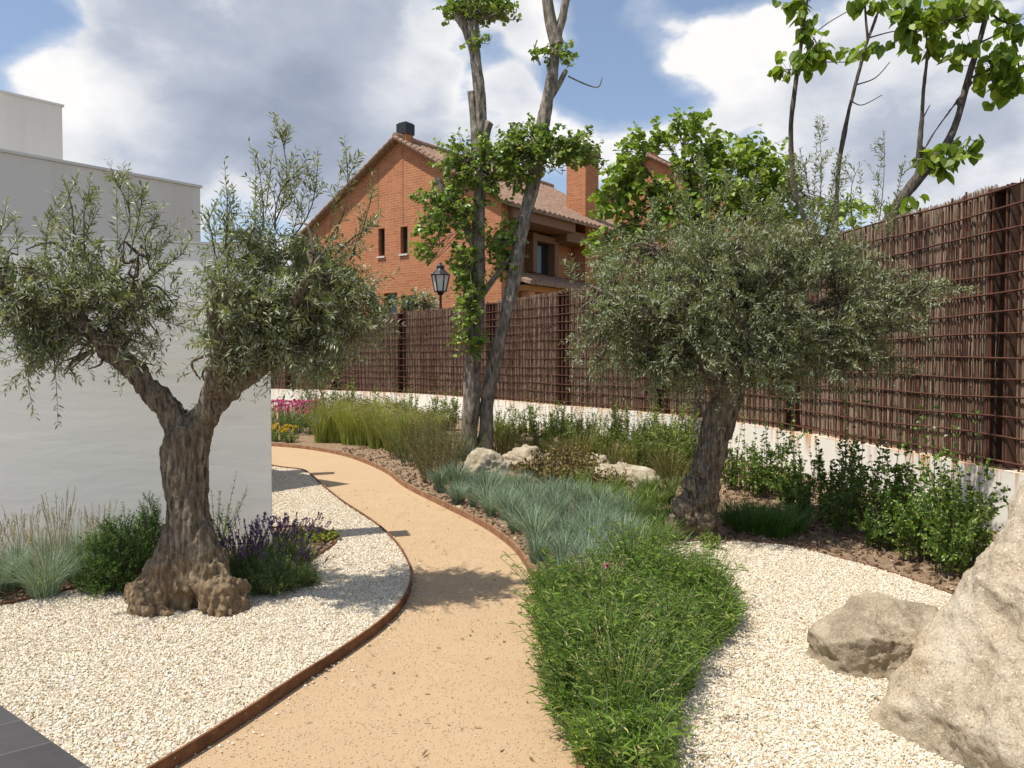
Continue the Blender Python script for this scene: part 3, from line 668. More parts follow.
# ================================================================== brick houses beyond the fence
def brick_house(loc, rz, label, zr, m, xl, xr, ylen, detail=True):
    H = empty('brick_house', loc, rz); H.scale = (1.48,)*3; tag(H, label, 'house', 'brick houses beyond the fence')
    zl, zrr = zr-m*abs(xl), zr-m*xr
    a = Acc(); xi = xr-.8 if detail else xr
    # gable wall with a slot for each window is built as strips
    def strip(x0, x1, z0, y0=0., y1=.3, zt=None):
        f = lambda x: (zr-m*abs(x)) if zt is None else zt
        a.add([[x0,y0,z0],[x1,y0,z0],[x1,y1,z0],[x0,y1,z0],[x0,y0,f(x0)],[x1,y0,f(x1)],[x1,y1,f(x1)],[x0,y1,f(x0)]], [[3,2,1,0],[4,5,6,7],[0,1,5,4],[1,2,6,5],[2,3,7,6],[3,0,4,7]])
    if detail:
        W = [(-.82, -.57, 3.95+.55, 5.28), (.04, .31, 4.5, 5.25), (-.62, -.1, 2.55, 3.45), (.05, .62, 2.2, 3.35)]
        xs = sorted({xl, 0., xr}|{w[0] for w in W}|{w[1] for w in W})
        for x0, x1 in zip(xs[:-1], xs[1:]):
            hol = sorted([(w[2], w[3]) for w in W if w[0] <= x0+1e-6 and w[1] >= x1-1e-6]); z0 = 0.
            for h in hol: strip(x0, x1, z0, zt=h[0]); z0 = h[1]
            strip(x0, x1, z0)
    else:
        strip(xl, 0, 0); strip(0, xr, 0); W = []
    a.add([[xl,.3,0],[xl,ylen,0],[xl,ylen,zl],[xl,.3,zl]], [[0,1,2,3]]); a.add([[xi,.3,0],[xi,ylen,0],[xi,ylen,zrr+.35],[xi,.3,zrr+.35]], [[3,2,1,0]])
    a.add([[xl,ylen,0],[xi,ylen,0],[xi,ylen,zrr],[0,ylen,zr],[xl,ylen,zl]], t=[[0,2,1],[0,3,2],[0,4,3]])
    a.build('wall', M_brick, H)
    if detail:                                            # two recessed vertical joints on the gable
        a = Acc()
        for x in (-.82, .14): a.box((x-.013, -.004, 5.3), (x+.013, -.001, zr-m*abs(x)-.12))
        a.build('expansion_joint', M_fascia, H)
    for w in W:
        f = Acc(); t = .04; x0, x1, z0, z1 = w
        f.box((x0, .12, z0), (x0+t, .18, z1)); f.box((x1-t, .12, z0), (x1, .18, z1)); f.box((x0+t, .12, z0), (x1-t, .18, z0+t)); f.box((x0+t, .12, z1-t), (x1-t, .18, z1))
        fo = f.build('window', M_winframe, H)
        g_ = Acc(); g_.box((x0+t, .14, z0+t), (x1-t, .16, z1-t)); g_.build('pane', M_glass, fo)
        g_ = Acc(); g_.box((x0-.03, -.05, z0-.05), (x1+.03, .115, z0-.002)); g_.build('sill', M_sill, fo)
    # tiled roof: two corrugated slopes
    def slope(xa, xb, za, zb, y0, y1, name, th=.07):
        a = Acc(); per = .24; ny = int((y1-y0)/per*8); nx = 22; ys = np.linspace(y0, y1, ny+1); ts = np.linspace(0, 1, nx+1)
        Y, T = np.meshgrid(ys, ts, indexing='ij'); X = xa+(xb-xa)*T; step = ((T*nx) % 1)*0
        course = (T*nx).astype(int) % 2*.012
        Z = za+(zb-za)*T+.055*np.abs(np.sin(Y/per*math.pi))+course
        V = np.stack([X, Y, Z], -1).reshape(-1, 3); i = np.arange(ny)[:, None]*(nx+1); j = np.arange(nx)[None]
        q = np.stack([i+j, i+j+1, i+j+nx+2, i+j+nx+1], -1).reshape(-1, 4); 
        if xb > xa: q = q[:, ::-1]
        a.add(V, q); V2 = V.copy(); V2[:, 2] = (za+(zb-za)*T-th).reshape(-1); a.add(V2, q[:, ::-1])
        i = np.arange(ny); e = (nx+1)*np.arange(ny+1)+nx; N0 = len(V)
        a.add(np.concatenate([V[e], V2[e]]), np.stack([i, i+1, i+ny+2, i+ny+1], 1))
        e = np.arange(nx+1); a.add(np.concatenate([V[e], V2[e]]), np.stack([e[:-1], e[1:], e[1:]+nx+1, e[:-1]+nx+1], 1))
        return a.build(name, M_rtile, H, smooth=False)
    ro = slope(0, xr+.28, zr+.05, zr+.05-m*(xr+.28), -.16, ylen+.2, 'roof')
    slope(0, xl-.28, zr+.05, zr+.05-m*(abs(xl)+.28), -.16, ylen+.2, 'roof')
    a = Acc(); tube(a, [[0, y, zr+.09] for y in np.linspace(-.17, ylen+.2, 5)], .11, 10); a.build('ridge_tiles', M_rtile, H)
    for sx in (xl-.28, xr+.28):                            # rake trim on the gable edge
        a = Acc(); n = 24; 
        for k in range(n):
            x0, x1 = sx*k/n, sx*(k+.96)/n; p0, p1 = np.array([x0, -.17, zr+.06-m*abs(x0)]), np.array([x1, -.17, zr+.075-m*abs(x1)]); tube(a, [p0, (p0+p1)/2, p1], [.065, .065, .075], 8)
        a.build('verge_tiles', M_rtile, H)
    c = Acc(); c.box((-.16, .12, zr-.2), (.14, .42, zr+.22)); ch = c.build('chimney', M_brick, H)
    c = Acc(); c.box((-.19, .09, zr+.222), (.17, .45, zr+.52)); c.box((-.15, .13, zr+.52), (.13, .41, zr+.55)); c.build('cowl', M_black, ch)
    if detail:
        # boxed eave along the shaded side, upper window, lean-to roof and tall stack
        a = Acc(); a.box((xi+.002, .302, zrr-.42), (xr+.16, 3.3, zrr-.09)); a.box((xi+.002, 3.302, zrr-.62), (xr-.12, 4.6, zrr-.3)); a.build('eave', M_fascia, H)
        a = Acc(); a.box((xi+.002, 2.15, 4.02), (xi+.3, 2.35, 5.1)); a.box((xi+.002, 3.25, 4.02), (xi+.3, 3.45, 5.1)); a.box((xi+.002, 2.15, 4.6+.3), (xi+.305, 3.45, 5.08)); fo = a.build('window', M_fascia, H)
        a = Acc(); a.box((xi+.004, 2.352, 4.05), (xi+.06, 3.248, 4.898)); a.build('pane', M_glass, fo)
        a = Acc(); a.box((xi+.002, .6, 3.35), (xr+.35, 5.2, 3.5)); lt = a.build('porch_ceiling', M_soffit, H)
        slope(xi, xr+.55, 3.98, 3.56, .5, 5.3, 'porch_roof')
        for y in (.8, 3.0, 5.0):
            a = Acc(); a.box((xr+.15, y-.12, 0), (xr+.39, y+.12, 3.349)); a.build('porch_pier', M_brick, H)
        a = Acc(); a.box((2.55, 4.62, 0), (3.22, 5.4, 7.75)); ch = a.build('chimney', M_brick, H)
        a = Acc(); a.box((2.5, 4.57, 7.752), (3.27, 5.45, 7.9)); a.build('cap_course', M_rtile, ch)
    return H
ph = PD(399, 141, 22.0); HS = 1.48; HZ = 1.6-1.6*HS
brick_house((ph[0]*HS, ph[1]*HS, HZ), rad(-36), 'large orange brick house with gable end, tiled roof and black chimney behind the two-trunked tree', ph[2], .574, -4.3, 3.52, 7.5)
p2 = PD(650, 158, 31.0)
brick_house((p2[0]*HS, p2[1]*HS, HZ), rad(-36), 'second orange brick house mostly hidden by the bright green tree, beyond the tall brick chimney', p2[2], .574, -4.6, 4.4, 7, False)

# ================================================================== street lamp behind the fence
lp = PD(440.5, 281, 23.5); L = empty('street_lamp', (lp[0], lp[1], 0)); tag(L, 'black lantern street lamp with white glass above the brushwood fence', 'street lamp')
z = lp[2]
a = Acc(); tube(a, [[0, 0, 0], [0, 0, .5], [0, 0, .55], [0, 0, 2.2], [0, 0, z-.42]], [.09, .08, .05, .042, .036], 12); tube(a, [[0, 0, z-.42], [0, 0, z-.38], [0, 0, z-.34]], [.06, .10, .06], 12); a.build('pole', M_black, L)
def frustum(acc, z0, r0, z1, r1, n=6, cap=True):
    tube(acc, [[0, 0, z0], [0, 0, (z0+z1)/2], [0, 0, z1]], [r0, (r0+r1)/2, r1], n, cap)
a = Acc(); frustum(a, z-.30, .16, z+.16, .255); gl = a.build('lantern_glass', M_milk, L)
a = Acc()
for k in range(6):
    an = k*math.pi/3; d = np.array([math.cos(an), math.sin(an), 0])   # glazing bars
    # match tube's own ring orientation
    tube(a, [d*.165+[0, 0, z-.31], d*.215+[0, 0, z-.07], d*.262+[0, 0, z+.17]], .022, 5)
tube(a, [[0, 0, z-.36], [0, 0, z-.32], [0, 0, z-.30]], [.08, .18, .18], 12); tube(a, [[0, 0, z+.161], [0, 0, z+.18], [0, 0, z+.20]], [.28, .30, .28], 12)
tube(a, [[0, 0, z+.20], [0, 0, z+.32], [0, 0, z+.37]], [.275, .14, .10], 12); tube(a, [[0, 0, z+.37], [0, 0, z+.44], [0, 0, z+.48]], [.12, .12, .08], 12); tube(a, [[0, 0, z+.48], [0, 0, z+.52], [0, 0, z+.56]], [.025, .045, .01], 8)
a.build('lantern_frame', M_black, L)
# ================================================================== trees
def ell(c, r, n, shell=2.0):
    d = nrm(RNG.normal(0, 1, (n, 3))); return np.asarray(c)+d*(RNG.uniform(0, 1, n)**(1/shell))[:, None]*np.asarray(r)

def twig_leaves(leafacc, twigacc, B, Dr, Ln, curl, K, leaf_len, leaf_w, tw_r=.0022, kind='lance', spread=.85, t0=.12, pair=True, lw=None, drop=.0, keep=1.0):
    n = len(B); t = np.linspace(0, 1, 5)
    C = B[:, None]+Dr[:, None]*(Ln[:, None]*t[None])[:, :, None]+curl[:, None]*(Ln[:, None]*t[None]**2)[:, :, None]
    thin_tubes(twigacc, C, tw_r*np.array([1.3, 1.1, .9, .7, .4])[None]*np.ones((n, 1)))
    t = np.linspace(t0, 1, K)[None]+RNG.uniform(-.02, .02, (n, K))
    P = B[:, None]+Dr[:, None]*(Ln[:, None]*t)[:, :, None]+curl[:, None]*(Ln[:, None]*t**2)[:, :, None]
    Tn = nrm(Dr[:, None]+2*curl[:, None]*t[:, :, None]); a = perp(Tn.reshape(-1, 3), RNG.normal(0, 1, (n*K, 3))).reshape(n, K, 3)
    for sgn in ((1, -1) if pair else (1,)):
        D = nrm(Tn*RNG.uniform(.45, .9, (n, K, 1))+a*sgn*spread+RNG.normal(0, .16, (n, K, 3))+np.array([0, 0, -1.])*drop)
        LL = leaf_len*RNG.uniform(.65, 1.15, (n, K))*np.clip(1.15-.45*t, .4, 1.2)
        k = RNG.uniform(0, 1, n*K) < keep
        up = np.array([0, 0, 1.])+RNG.normal(0, .5, (n*K, 3))
        leafset(leafacc, P.reshape(-1, 3)[k], D.reshape(-1, 3)[k], up[k], LL.reshape(-1)[k], leaf_w*RNG.uniform(.75, 1.2, k.sum()), kind)

def bark_fn(amp, f=(9, 9, 2.0), lump=0., lf=5., zmax=None):
    def fn(v):
        d = amp*(mnoise.fractal(Vector((v.x*f[0], v.y*f[1], v.z*f[2])), .9, 2.1, 4)-.1)
        if lump:
            k = lump*max(0., min(1., (zmax-v.z)/zmax*1.6)) if zmax else lump
            d += k*(mnoise.fractal(Vector((v.x*lf, v.y*lf, v.z*lf)), 1., 2., 3))
            d += k*.7*(.5-mnoise.voronoi(v*lf*2.2)[0][0])
        return d
    return fn

def olive(name, label, y, trunk, limbs, blobs, shoots, leaf_len, leaf_w, lmat, bmat, voxel, lump, zmax, K=13, sub=9, tk=.84):
    o0 = PD(*trunk[0][0][:2], y); root = empty(name, (o0[0], o0[1], .04)); tag(root, label, 'tree', 'olive trees'); OF = (o0[0], o0[1], .04)
    prims = []
    for pr in trunk:
        pts = [PD(p[0], p[1], y+(p[3] if len(p) > 3 else 0)) for p in pr]; prims.append((pts, [p[2]*tk for p in pr]))
    me = remeshed(prims, voxel, 3); shift(me, OF); displace(me, bark_fn(.026, (13, 13, 2.6), lump, 8., zmax)); displace(me, bark_fn(.012, (34, 34, 9), lump*.2, 22., zmax)); me.shade_smooth()
    link('trunk', me, bmat, root)
    limb = Acc(); lp = []
    for pr in limbs:
        pts = [PD(p[0], p[1], y+(p[3] if len(p) > 3 else 0)) for p in pr]; rr_ = [p[2] for p in pr]; rr_[-1] = .004; P, R = spline_r(pts, rr_, 8)
        P = P+np.array([[mnoise.noise(Vector(p*5))*.03, mnoise.noise(Vector(p*5+3))*.03, 0] for p in P]); tube(limb, P, R, 9); lp.append(P)
    LP = np.concatenate(lp); lv = Acc(); tw = Acc()
    for (u, v, dy, ru, rv, rd, n, up) in blobs:
        sc = y/FPX; c = PD(u, v, y+dy); r = np.array([ru*sc, rd, rv*sc])
        sc_ = ell(c, r*.8, sub)                      # scaffold branch ends inside the clump
        for q in sc_:
            k = np.argmin(((LP-q)**2).sum(1)); p = LP[k]; mid = (p+q)/2+RNG.normal(0, .05, 3)+[0, 0, .03]
            P, R = spline_r([p, mid, q], [.012, .008, .004], 5); tube(limb, P, R, 5)
        P = ell(c, r, n, 2.2); nz = np.array([mnoise.noise(Vector(p*2.6)) for p in P]); P = P[nz > -.22]
        if len(P) == 0: continue
        j = np.argmin(((P[:, None]-sc_[None])**2).sum(2), 1); q = sc_[j]
        out = nrm((P-c)/r); D = nrm(out*.75+RNG.normal(0, .55, P.shape)+np.array([0, 0, up]))
        L = RNG.uniform(.16, .34, len(P)); B = P-D*L[:, None]*.5
        thin_tubes(tw, np.stack([q, (q+B)/2+RNG.normal(0, .05, B.shape)-[0, 0, .03], B], 1), .0022)
        twig_leaves(lv, tw, B, D, L, RNG.normal(0, .18, B.shape)+np.array([0, 0, -.18]), K, leaf_len, leaf_w)
    for sh in shoots:                                # long shoots: base px, tip px, dy, side twigs
        (u0, v0, u1, v1, dy, ns) = sh; p, q = PD(u0, v0, y+dy), PD(u1, v1, y+dy+RNG.normal(0, .05)); Ln = np.linalg.norm(q-p); D = (q-p)/Ln
        bow = RNG.normal(0, .05, 3); C = np.array([p+(q-p)*t+bow*math.sin(t*math.pi) for t in np.linspace(0, 1, 7)]); tube(tw, C, np.linspace(.006, .0018, 7), 5)
        twig_leaves(lv, tw, p[None], D[None], np.array([Ln]), np.zeros((1, 3)), int(Ln/.026), leaf_len, leaf_w, t0=.25)
        tt = RNG.uniform(.15, .92, ns); B = p+(q-p)*tt[:, None]+bow*np.sin(tt*math.pi)[:, None]
        Dd = nrm(D*1.0+perp(np.broadcast_to(D, (ns, 3)), RNG.normal(0, 1, (ns, 3)))*RNG.uniform(.35, .8, (ns, 1)))
        twig_leaves(lv, tw, B, Dd, RNG.uniform(.12, .3, ns)*np.clip(1.2-tt*.6, .4, 1), RNG.normal(0, .12, (ns, 3)), 8, leaf_len, leaf_w)
    lo = limb.build('limbs', bmat, root, off=OF, smooth=True); tw.build('twigs', M_twig, lo, off=OF)
    lv.build('crown', lmat, root, off=OF)
    return root

olive('olive_tree', 'broad two-limbed olive tree with burled orange-brown trunk base in white gravel before the plastered wall', 4.95,
  trunk=[[(183, 622, .165), (184, 600, .165), (188, 570, .175), (189, 535, .168), (186, 495, .152), (184, 460, .150), (187, 434, .15), (188, 424, .12)],
         [(186, 440, .12), (168, 410, .098, -.02), (146, 386, .088, -.05), (124, 363, .08, -.08), (104, 346, .074, -.12), (84, 328, .065, -.15), (62, 306, .05, -.2)],
         [(190, 440, .12), (212, 405, .10, 0), (234, 384, .098, .02), (258, 366, .092, .05), (276, 352, .08, .1), (292, 330, .06, .15)],
         [(212, 404, .09), (214, 380, .07, -.1), (222, 352, .055, -.2)],
         [(178, 525, .11), (172, 555, .13, -.02), (160, 583, .14, -.05), (147, 606, .15, -.10), (134, 622, .10, -.14), (120, 634, .05, -.14)], [(168, 560, .09), (146, 588, .10, .08), (130, 610, .08, .10), (114, 626, .045, .1)],
         [(195, 520, .12), (203, 552, .135, -.03), (213, 580, .15, -.06), (223, 604, .155, -.12), (230, 622, .10, -.14)], [(236, 606, .10, -.08)], [(150, 614, .11, -.16)], [(160, 620, .07, -.14)], [(240, 588, .07, -.02)], [(212, 626, .06, -.16)], [(150, 610, .08, -.1), (126, 631, .05, -.12), (108, 641, .025, -.14)], [(206, 620, .07, -.2), (198, 636, .045, -.24), (184, 644, .02, -.26)], [(234, 610, .07, -.1), (254, 622, .04, -.12), (268, 628, .018, -.12)], [(172, 612, .07, -.16), (164, 632, .045, -.2), (156, 642, .02, -.22)]],
  limbs=[[(84, 328, .05, -.15), (70, 290, .03, -.1), (80, 245, .018, 0)], [(104, 346, .045, -.1), (130, 300, .025, .1), (140, 250, .015, .2)], [(62, 306, .045, -.2), (30, 300, .03, -.3), (-10, 290, .018, -.4)],
         [(276, 352, .06, .1), (262, 305, .04, .1), (250, 250, .02, .15)], [(292, 330, .05, .15), (320, 305, .032, .2), (350, 300, .018, .2)], [(222, 352, .045, -.2), (215, 310, .03, -.3), (225, 265, .016, -.3)], [(285, 340, .04, .1), (300, 290, .028, -.1), (315, 255, .015, -.2)]],
  blobs=[(75, 300, -.1, 72, 62, .42, 152, .25), (128, 300, .05, 58, 60, .42, 112, .25), (20, 305, -.25, 58, 62, .40, 104, .1), (68, 348, -.2, 75, 30, .36, 35, -.3), (60, 375, -.2, 55, 20, .25, 7, -.5), (110, 258, 0, 60, 28, .35, 44, .5), (20, 255, -.2, 35, 25, .3, 21, .5), (150, 345, -.1, 18, 32, .22, 7, -.4),
         (255, 290, .1, 64, 62, .46, 168, .25), (312, 300, .12, 66, 62, .45, 200, .2), (236, 315, -.15, 36, 48, .38, 72, .1), (285, 345, .05, 70, 32, .42, 70, -.2), (345, 325, .15, 42, 55, .36, 55, -.2), (232, 348, 0, 34, 26, .3, 18, -.3), (285, 240, .1, 60, 28, .36, 64, .5), (330, 372, .1, 42, 18, .26, 17, -.5), (365, 300, .2, 24, 36, .25, 24, .1), (205, 385, .05, 20, 14, .2, 2, -.5)],
  shoots=[(262, 245, 276, 118, .1, 14), (255, 245, 256, 150, .15, 9), (290, 240, 318, 150, .05, 8), (275, 230, 300, 170, .1, 10), (225, 250, 227, 192, -.1, 8), (215, 255, 205, 215, -.1, 6), (328, 240, 345, 150, .1, 7), (350, 260, 372, 195, .15, 4), (335, 255, 378, 225, .15, 5),
          (72, 255, 66, 182, -.1, 9), (85, 255, 92, 198, 0, 7), (118, 250, 116, 180, .05, 9), (130, 255, 143, 195, .05, 8), (150, 270, 168, 225, .1, 6), (18, 255, 15, 218, -.2, 6), (-5, 265, -8, 222, -.2, 6), (45, 260, 50, 215, -.1, 6), (140, 285, 188, 250, .1, 4)],
  leaf_len=.064, leaf_w=.0118, lmat=M_olive, bmat=M_obark, voxel=.0085, lump=.034, zmax=.45, K=14, sub=7)

olive('olive_tree', 'dense round-headed old olive tree leaning towards the fence beside the green mound', 6.9,
  trunk=[[(688, 556, .25), (691, 530, .235), (698, 505, .20), (706, 475, .18), (713, 445, .168), (721, 415, .165), (730, 385, .17), (736, 368, .15)],
         [(654, 556, .10, -.05), (668, 540, .14, -.05), (682, 520, .16, -.05), (694, 497, .14)], [(716, 554, .09), (711, 530, .12, 0), (706, 505, .12)], [(700, 548, .13, -.15), (704, 525, .12, -.1)], [(684, 515, .11, -.15)], [(706, 522, .09, -.17)], [(674, 538, .10, -.12)], [(690, 484, .09, -.08)],
         [(726, 400, .12), (705, 362, .10, -.1), (680, 335, .08, -.2), (650, 318, .05, -.3)], [(734, 385, .12), (752, 350, .11, 0), (775, 325, .09, .1), (805, 310, .06, .2)], [(732, 375, .10), (738, 330, .08, .2), (742, 290, .05, .3)]],
  limbs=[[(650, 318, .05, -.3), (620, 300, .035, -.3), (592, 285, .018, -.2)], [(680, 335, .05, -.2), (675, 285, .03, -.1), (660, 250, .015, 0)], [(805, 310, .05, .2), (845, 300, .03, .1), (885, 295, .016, 0)], [(742, 290, .04, .3), (735, 255, .025, .3), (740, 220, .014, .3)], [(775, 325, .05, .1), (795, 275, .03, 0), (810, 230, .015, 0)], [(752, 350, .05, 0), (740, 330, .04, -.4), (735, 300, .02, -.7)], [(805, 310, .04, .2), (850, 335, .025, .2), (900, 330, .014, .1)]],
  blobs=[(655, 305, -.1, 78, 62, .72, 520, .2), (730, 295, 0, 88, 72, .95, 760, .25), (800, 300, .1, 78, 66, .85, 600, .25), (700, 348, -.1, 95, 44, .75, 380, -.1), (790, 352, .1, 90, 42, .75, 330, -.1), (860, 310, .15, 55, 55, .55, 190, .05), (690, 250, .1, 72, 34, .6, 160, .4), (780, 245, .1, 82, 36, .65, 210, .45), (615, 300, -.1, 36, 45, .45, 90, .1), (620, 262, .3, 44, 30, .4, 90, .3), (850, 360, .1, 45, 25, .4, 55, -.4), (650, 368, -.1, 55, 24, .4, 90, -.5), (740, 385, -.2, 70, 16, .5, 60, -.6), (600, 345, -.1, 32, 30, .35, 50, -.4), (905, 300, .1, 38, 26, .35, 60, 0), (845, 262, .1, 38, 26, .4, 55, .4)],
  shoots=[(812, 240, 818, 122, .1, 15), (805, 245, 800, 150, .1, 10), (822, 245, 838, 155, .1, 10), (795, 240, 788, 175, .1, 8), (870, 262, 884, 132, .1, 8), (862, 265, 860, 165, .1, 6), (880, 265, 905, 160, .1, 6), (705, 230, 702, 150, .2, 12), (690, 235, 680, 165, .2, 9), (720, 228, 728, 175, .2, 8), (748, 222, 755, 180, .1, 6), (660, 250, 650, 200, .1, 6), (775, 225, 778, 185, .1, 8),
          (880, 300, 975, 288, .1, 14), (880, 290, 940, 282, .1, 10), (870, 320, 925, 330, .1, 8), (600, 300, 572, 262, -.1, 6), (620, 340, 600, 370, -.2, 5), (860, 345, 905, 375, .1, 6)],
  leaf_len=.06, leaf_w=.0125, lmat=M_olive2, bmat=M_obark2, voxel=.0115, lump=.055, zmax=1.0, K=12, sub=9, tk=.78)

def clumps(lv, tw, LPts, items, y, leaf_len, leaf_w, kind, drop, K=7, tl=(.25, .5), lwf=1.0, up=.2):
    """leafy spray clumps on a tree: items (u, v, dy, ru, rv, rd, n)"""
    for (u, v, dy, ru, rv, rd, n) in items:
        sc = y/FPX; c = PD(u, v, y+dy); r = np.array([ru*sc, rd, rv*sc]); P = ell(c, r, n, 2.4)
        anchor = LPts[np.argmin(((LPts-c)**2).sum(1))]
        D = nrm((P-anchor)*.8+RNG.normal(0, .4, P.shape)+np.array([0, 0, up])); L = RNG.uniform(*tl, n); B = P-D*L[:, None]*.6
        q = anchor+(c-anchor)*RNG.uniform(.1, .7, (n, 1))
        thin_tubes(tw, np.stack([q, (q+B)/2+RNG.normal(0, .05, B.shape), B], 1), .006)
        twig_leaves(lv, tw, B, D, L, RNG.normal(0, .15, B.shape), K, leaf_len, leaf_w, tw_r=.004, kind=kind, drop=drop, pair=True, spread=1.0)

def big_tree(name, label, y, stems, items, leaf, lmat, bmat, group=None, kind='broad', drop=.35, voxel=.03, twigs=(), K=6, tl=(.25, .5), bark=.02, base=None, two=False, thin=1.):
    o0 = base if base is not None else PD(*stems[0][0][:2], y); OF = (o0[0], o0[1], 0.); root = empty(name, OF); tag(root, label, 'tree', group)
    pts_all = []
    for group_ in ([[s] for s in stems] if two else [stems]):
        prims = []
        for st in group_:
            pts = [PD(p[0], p[1], y+(p[3] if len(p) > 3 else 0)) for p in st]
            if base is not None and st is stems[0]: q0 = pts[0]; low = q0-(pts[1]-q0)/np.linalg.norm(pts[1]-q0)*.3; pts = [np.array([low[0], low[1], -.1]), np.array([low[0], low[1], low[2]*.45]), np.array([low[0], low[1], low[2]*.85])]+[low]+pts; rr = [st[0][2]*1.25*thin, st[0][2]*1.2*thin, st[0][2]*1.1*thin, st[0][2]*1.05*thin]+[p[2]*thin for p in st]
            else: rr = [p[2]*thin for p in st]
            prims.append((pts, rr)); pts_all.append(spline_r(pts, rr, 8)[0])
        me = remeshed(prims, voxel, 3); shift(me, OF); displace(me, bark_fn(bark, (6, 6, 1.6))); me.shade_smooth(); tr = link('trunk', me, bmat, root)
    lv, tw = Acc(), Acc(); LP = np.concatenate(pts_all)
    for pr in twigs:
        pts = [PD(p[0], p[1], y+(p[3] if len(p) > 3 else 0)) for p in pr]; P, R = spline_r(pts, [p[2] for p in pr], 6); tube(tw, P, R, 5); LP = np.concatenate([LP, P])
    clumps(lv, tw, LP, items, y, leaf[0], leaf[1], kind, drop, K, tl)
    tw.build('branches', bmat, root, off=OF); lv.build('crown', lmat, root, off=OF); return root

yp = 12.3
big_tree('poplar_tree', 'tall two-trunked pruned tree with bare grey trunks and leaf tufts beside the pale rocks', yp,
  stems=[[(470, 468, .30), (469, 450, .25), (470, 425, .225), (472, 380, .21), (475, 330, .20), (477, 280, .19), (479, 220, .175), (480, 165, .16), (480, 120, .155), (477, 70, .15), (472, 42, .14), (462, 22, .12), (452, 2, .10), (445, -30, .08)],
         [(484, 462, .24, .1), (485, 440, .20, .1), (488, 400, .18, .1), (496, 355, .17, .05), (507, 310, .17, 0), (516, 265, .168, 0), (524, 225, .165, 0), (535, 170, .165, 0), (544, 120, .155, 0), (551, 80, .15, 0), (557, 45, .14, 0), (563, 15, .11, 0), (570, -25, .09, 0)]],
  twigs=[[(474, 48, .11), (473, 30, .10), (473, 22, .09)], [(476, 160, .09), (474, 120, .075), (471, 92, .07)], [(482, 145, .10), (485, 130, .095), (488, 122, .09)], [(557, 45, .12), (550, 20, .10), (545, -15, .085)], [(548, 98, .08), (558, 85, .05), (566, 70, .04)], [(568, 76, .014), (585, 84, .012), (598, 87, .01), (602, 78, .008)], [(476, 250, .08), (460, 215, .075), (444, 190, .06), (436, 178, .045)], [(478, 300, .06), (500, 270, .04), (512, 255, .02)], [(535, 160, .03), (560, 150, .02), (590, 155, .012)], [(535, 165, .03), (518, 150, .02), (505, 140, .012)], [(540, 65, .02), (535, 50, .012), (537, 40, .01)]],
  items=[(478, 4, 0, 30, 10, .4, 46), (500, 8, 0, 14, 9, .3, 18), (455, 6, 0, 12, 8, .3, 12), (478, 40, -.1, 7, 5, .2, 5), (560, 60, 0, 14, 14, .3, 8), (538, 52, 0, 8, 8, .2, 4),
         (485, 165, -.1, 34, 30, .5, 85), (455, 165, -.1, 18, 26, .4, 34), (440, 195, -.1, 24, 22, .4, 30), (432, 225, -.1, 20, 22, .4, 24), (424, 248, -.1, 12, 10, .3, 10), (465, 215, -.1, 24, 30, .45, 44), (468, 265, -.15, 18, 26, .4, 38), (470, 305, -.2, 13, 24, .35, 34), (464, 338, -.2, 8, 14, .25, 10), (505, 240, .2, 22, 20, .4, 34), (508, 265, .2, 18, 22, .4, 32), (457, 262, .2, 8, 18, .3, 10), (478, 340, -.2, 8, 14, .2, 10),
         (535, 150, -.1, 40, 22, .45, 95), (575, 148, 0, 26, 16, .4, 44), (520, 175, -.1, 20, 16, .4, 26), (522, 135, 0, 14, 14, .3, 20), (594, 156, 0, 9, 10, .2, 8)],
  leaf=(.095, .07), lmat=M_poplar, bmat=M_pbark, drop=.7, K=6, tl=(.2, .42), bark=.03, two=True, voxel=.022, thin=.61)

big_tree('catalpa_tree', 'slender large-leaved tree with two bare leaning stems behind the fence, beside the taller forked one', 13.2,
  stems=[[(808, 225, .085), (797, 200, .08), (792, 165, .075), (791, 125, .07), (796, 80, .062), (801, 45, .055), (806, 10, .045), (812, -30, .03)], [(835, 265, .09), (836, 218, .07), (839, 165, .065), (848, 115, .058), (858, 75, .052), (868, 40, .045), (878, 12, .035), (890, -25, .025)]],
  twigs=[[(868, 40, .025), (866, 20, .02), (864, -10, .015)], [(801, 45, .012), (825, 25, .009), (850, 10, .008)], [(800, 60, .012), (830, 62, .009), (848, 62, .008)], [(855, 85, .014), (875, 78, .01), (890, 62, .007)], [(850, 100, .012), (862, 105, .009), (882, 95, .006)], [(868, 38, .014), (890, 32, .01), (905, 30, .008)]],
  items=[(784, 68, 0, 14, 10, 0.38, 6), (803, 60, 0, 12, 10, 0.38, 6), (815, 40, 0, 10, 14, 0.38, 6), (800, 25, 0, 8, 10, 0.3, 4), (820, 58, 0, 10, 8, 0.3, 4), (862, 52, 0, 14, 9, 0.38, 6), (790, 2, 0, 14, 5, 0.3, 4), (862, 2, 0, 14, 4, 0.3, 4), (885, 4, 0, 10, 4, 0.3, 4), (805, 10, 0, 7, 10, 0.3, 4)],
  leaf=(.21, .17), lmat=M_catalpa, bmat=M_cbark, group='large-leaved trees behind the fence', kind='heart', drop=1.5, voxel=.02, K=2, tl=(.15, .3), bark=.01, thin=.62, base=PD(803, 225, 13.2))
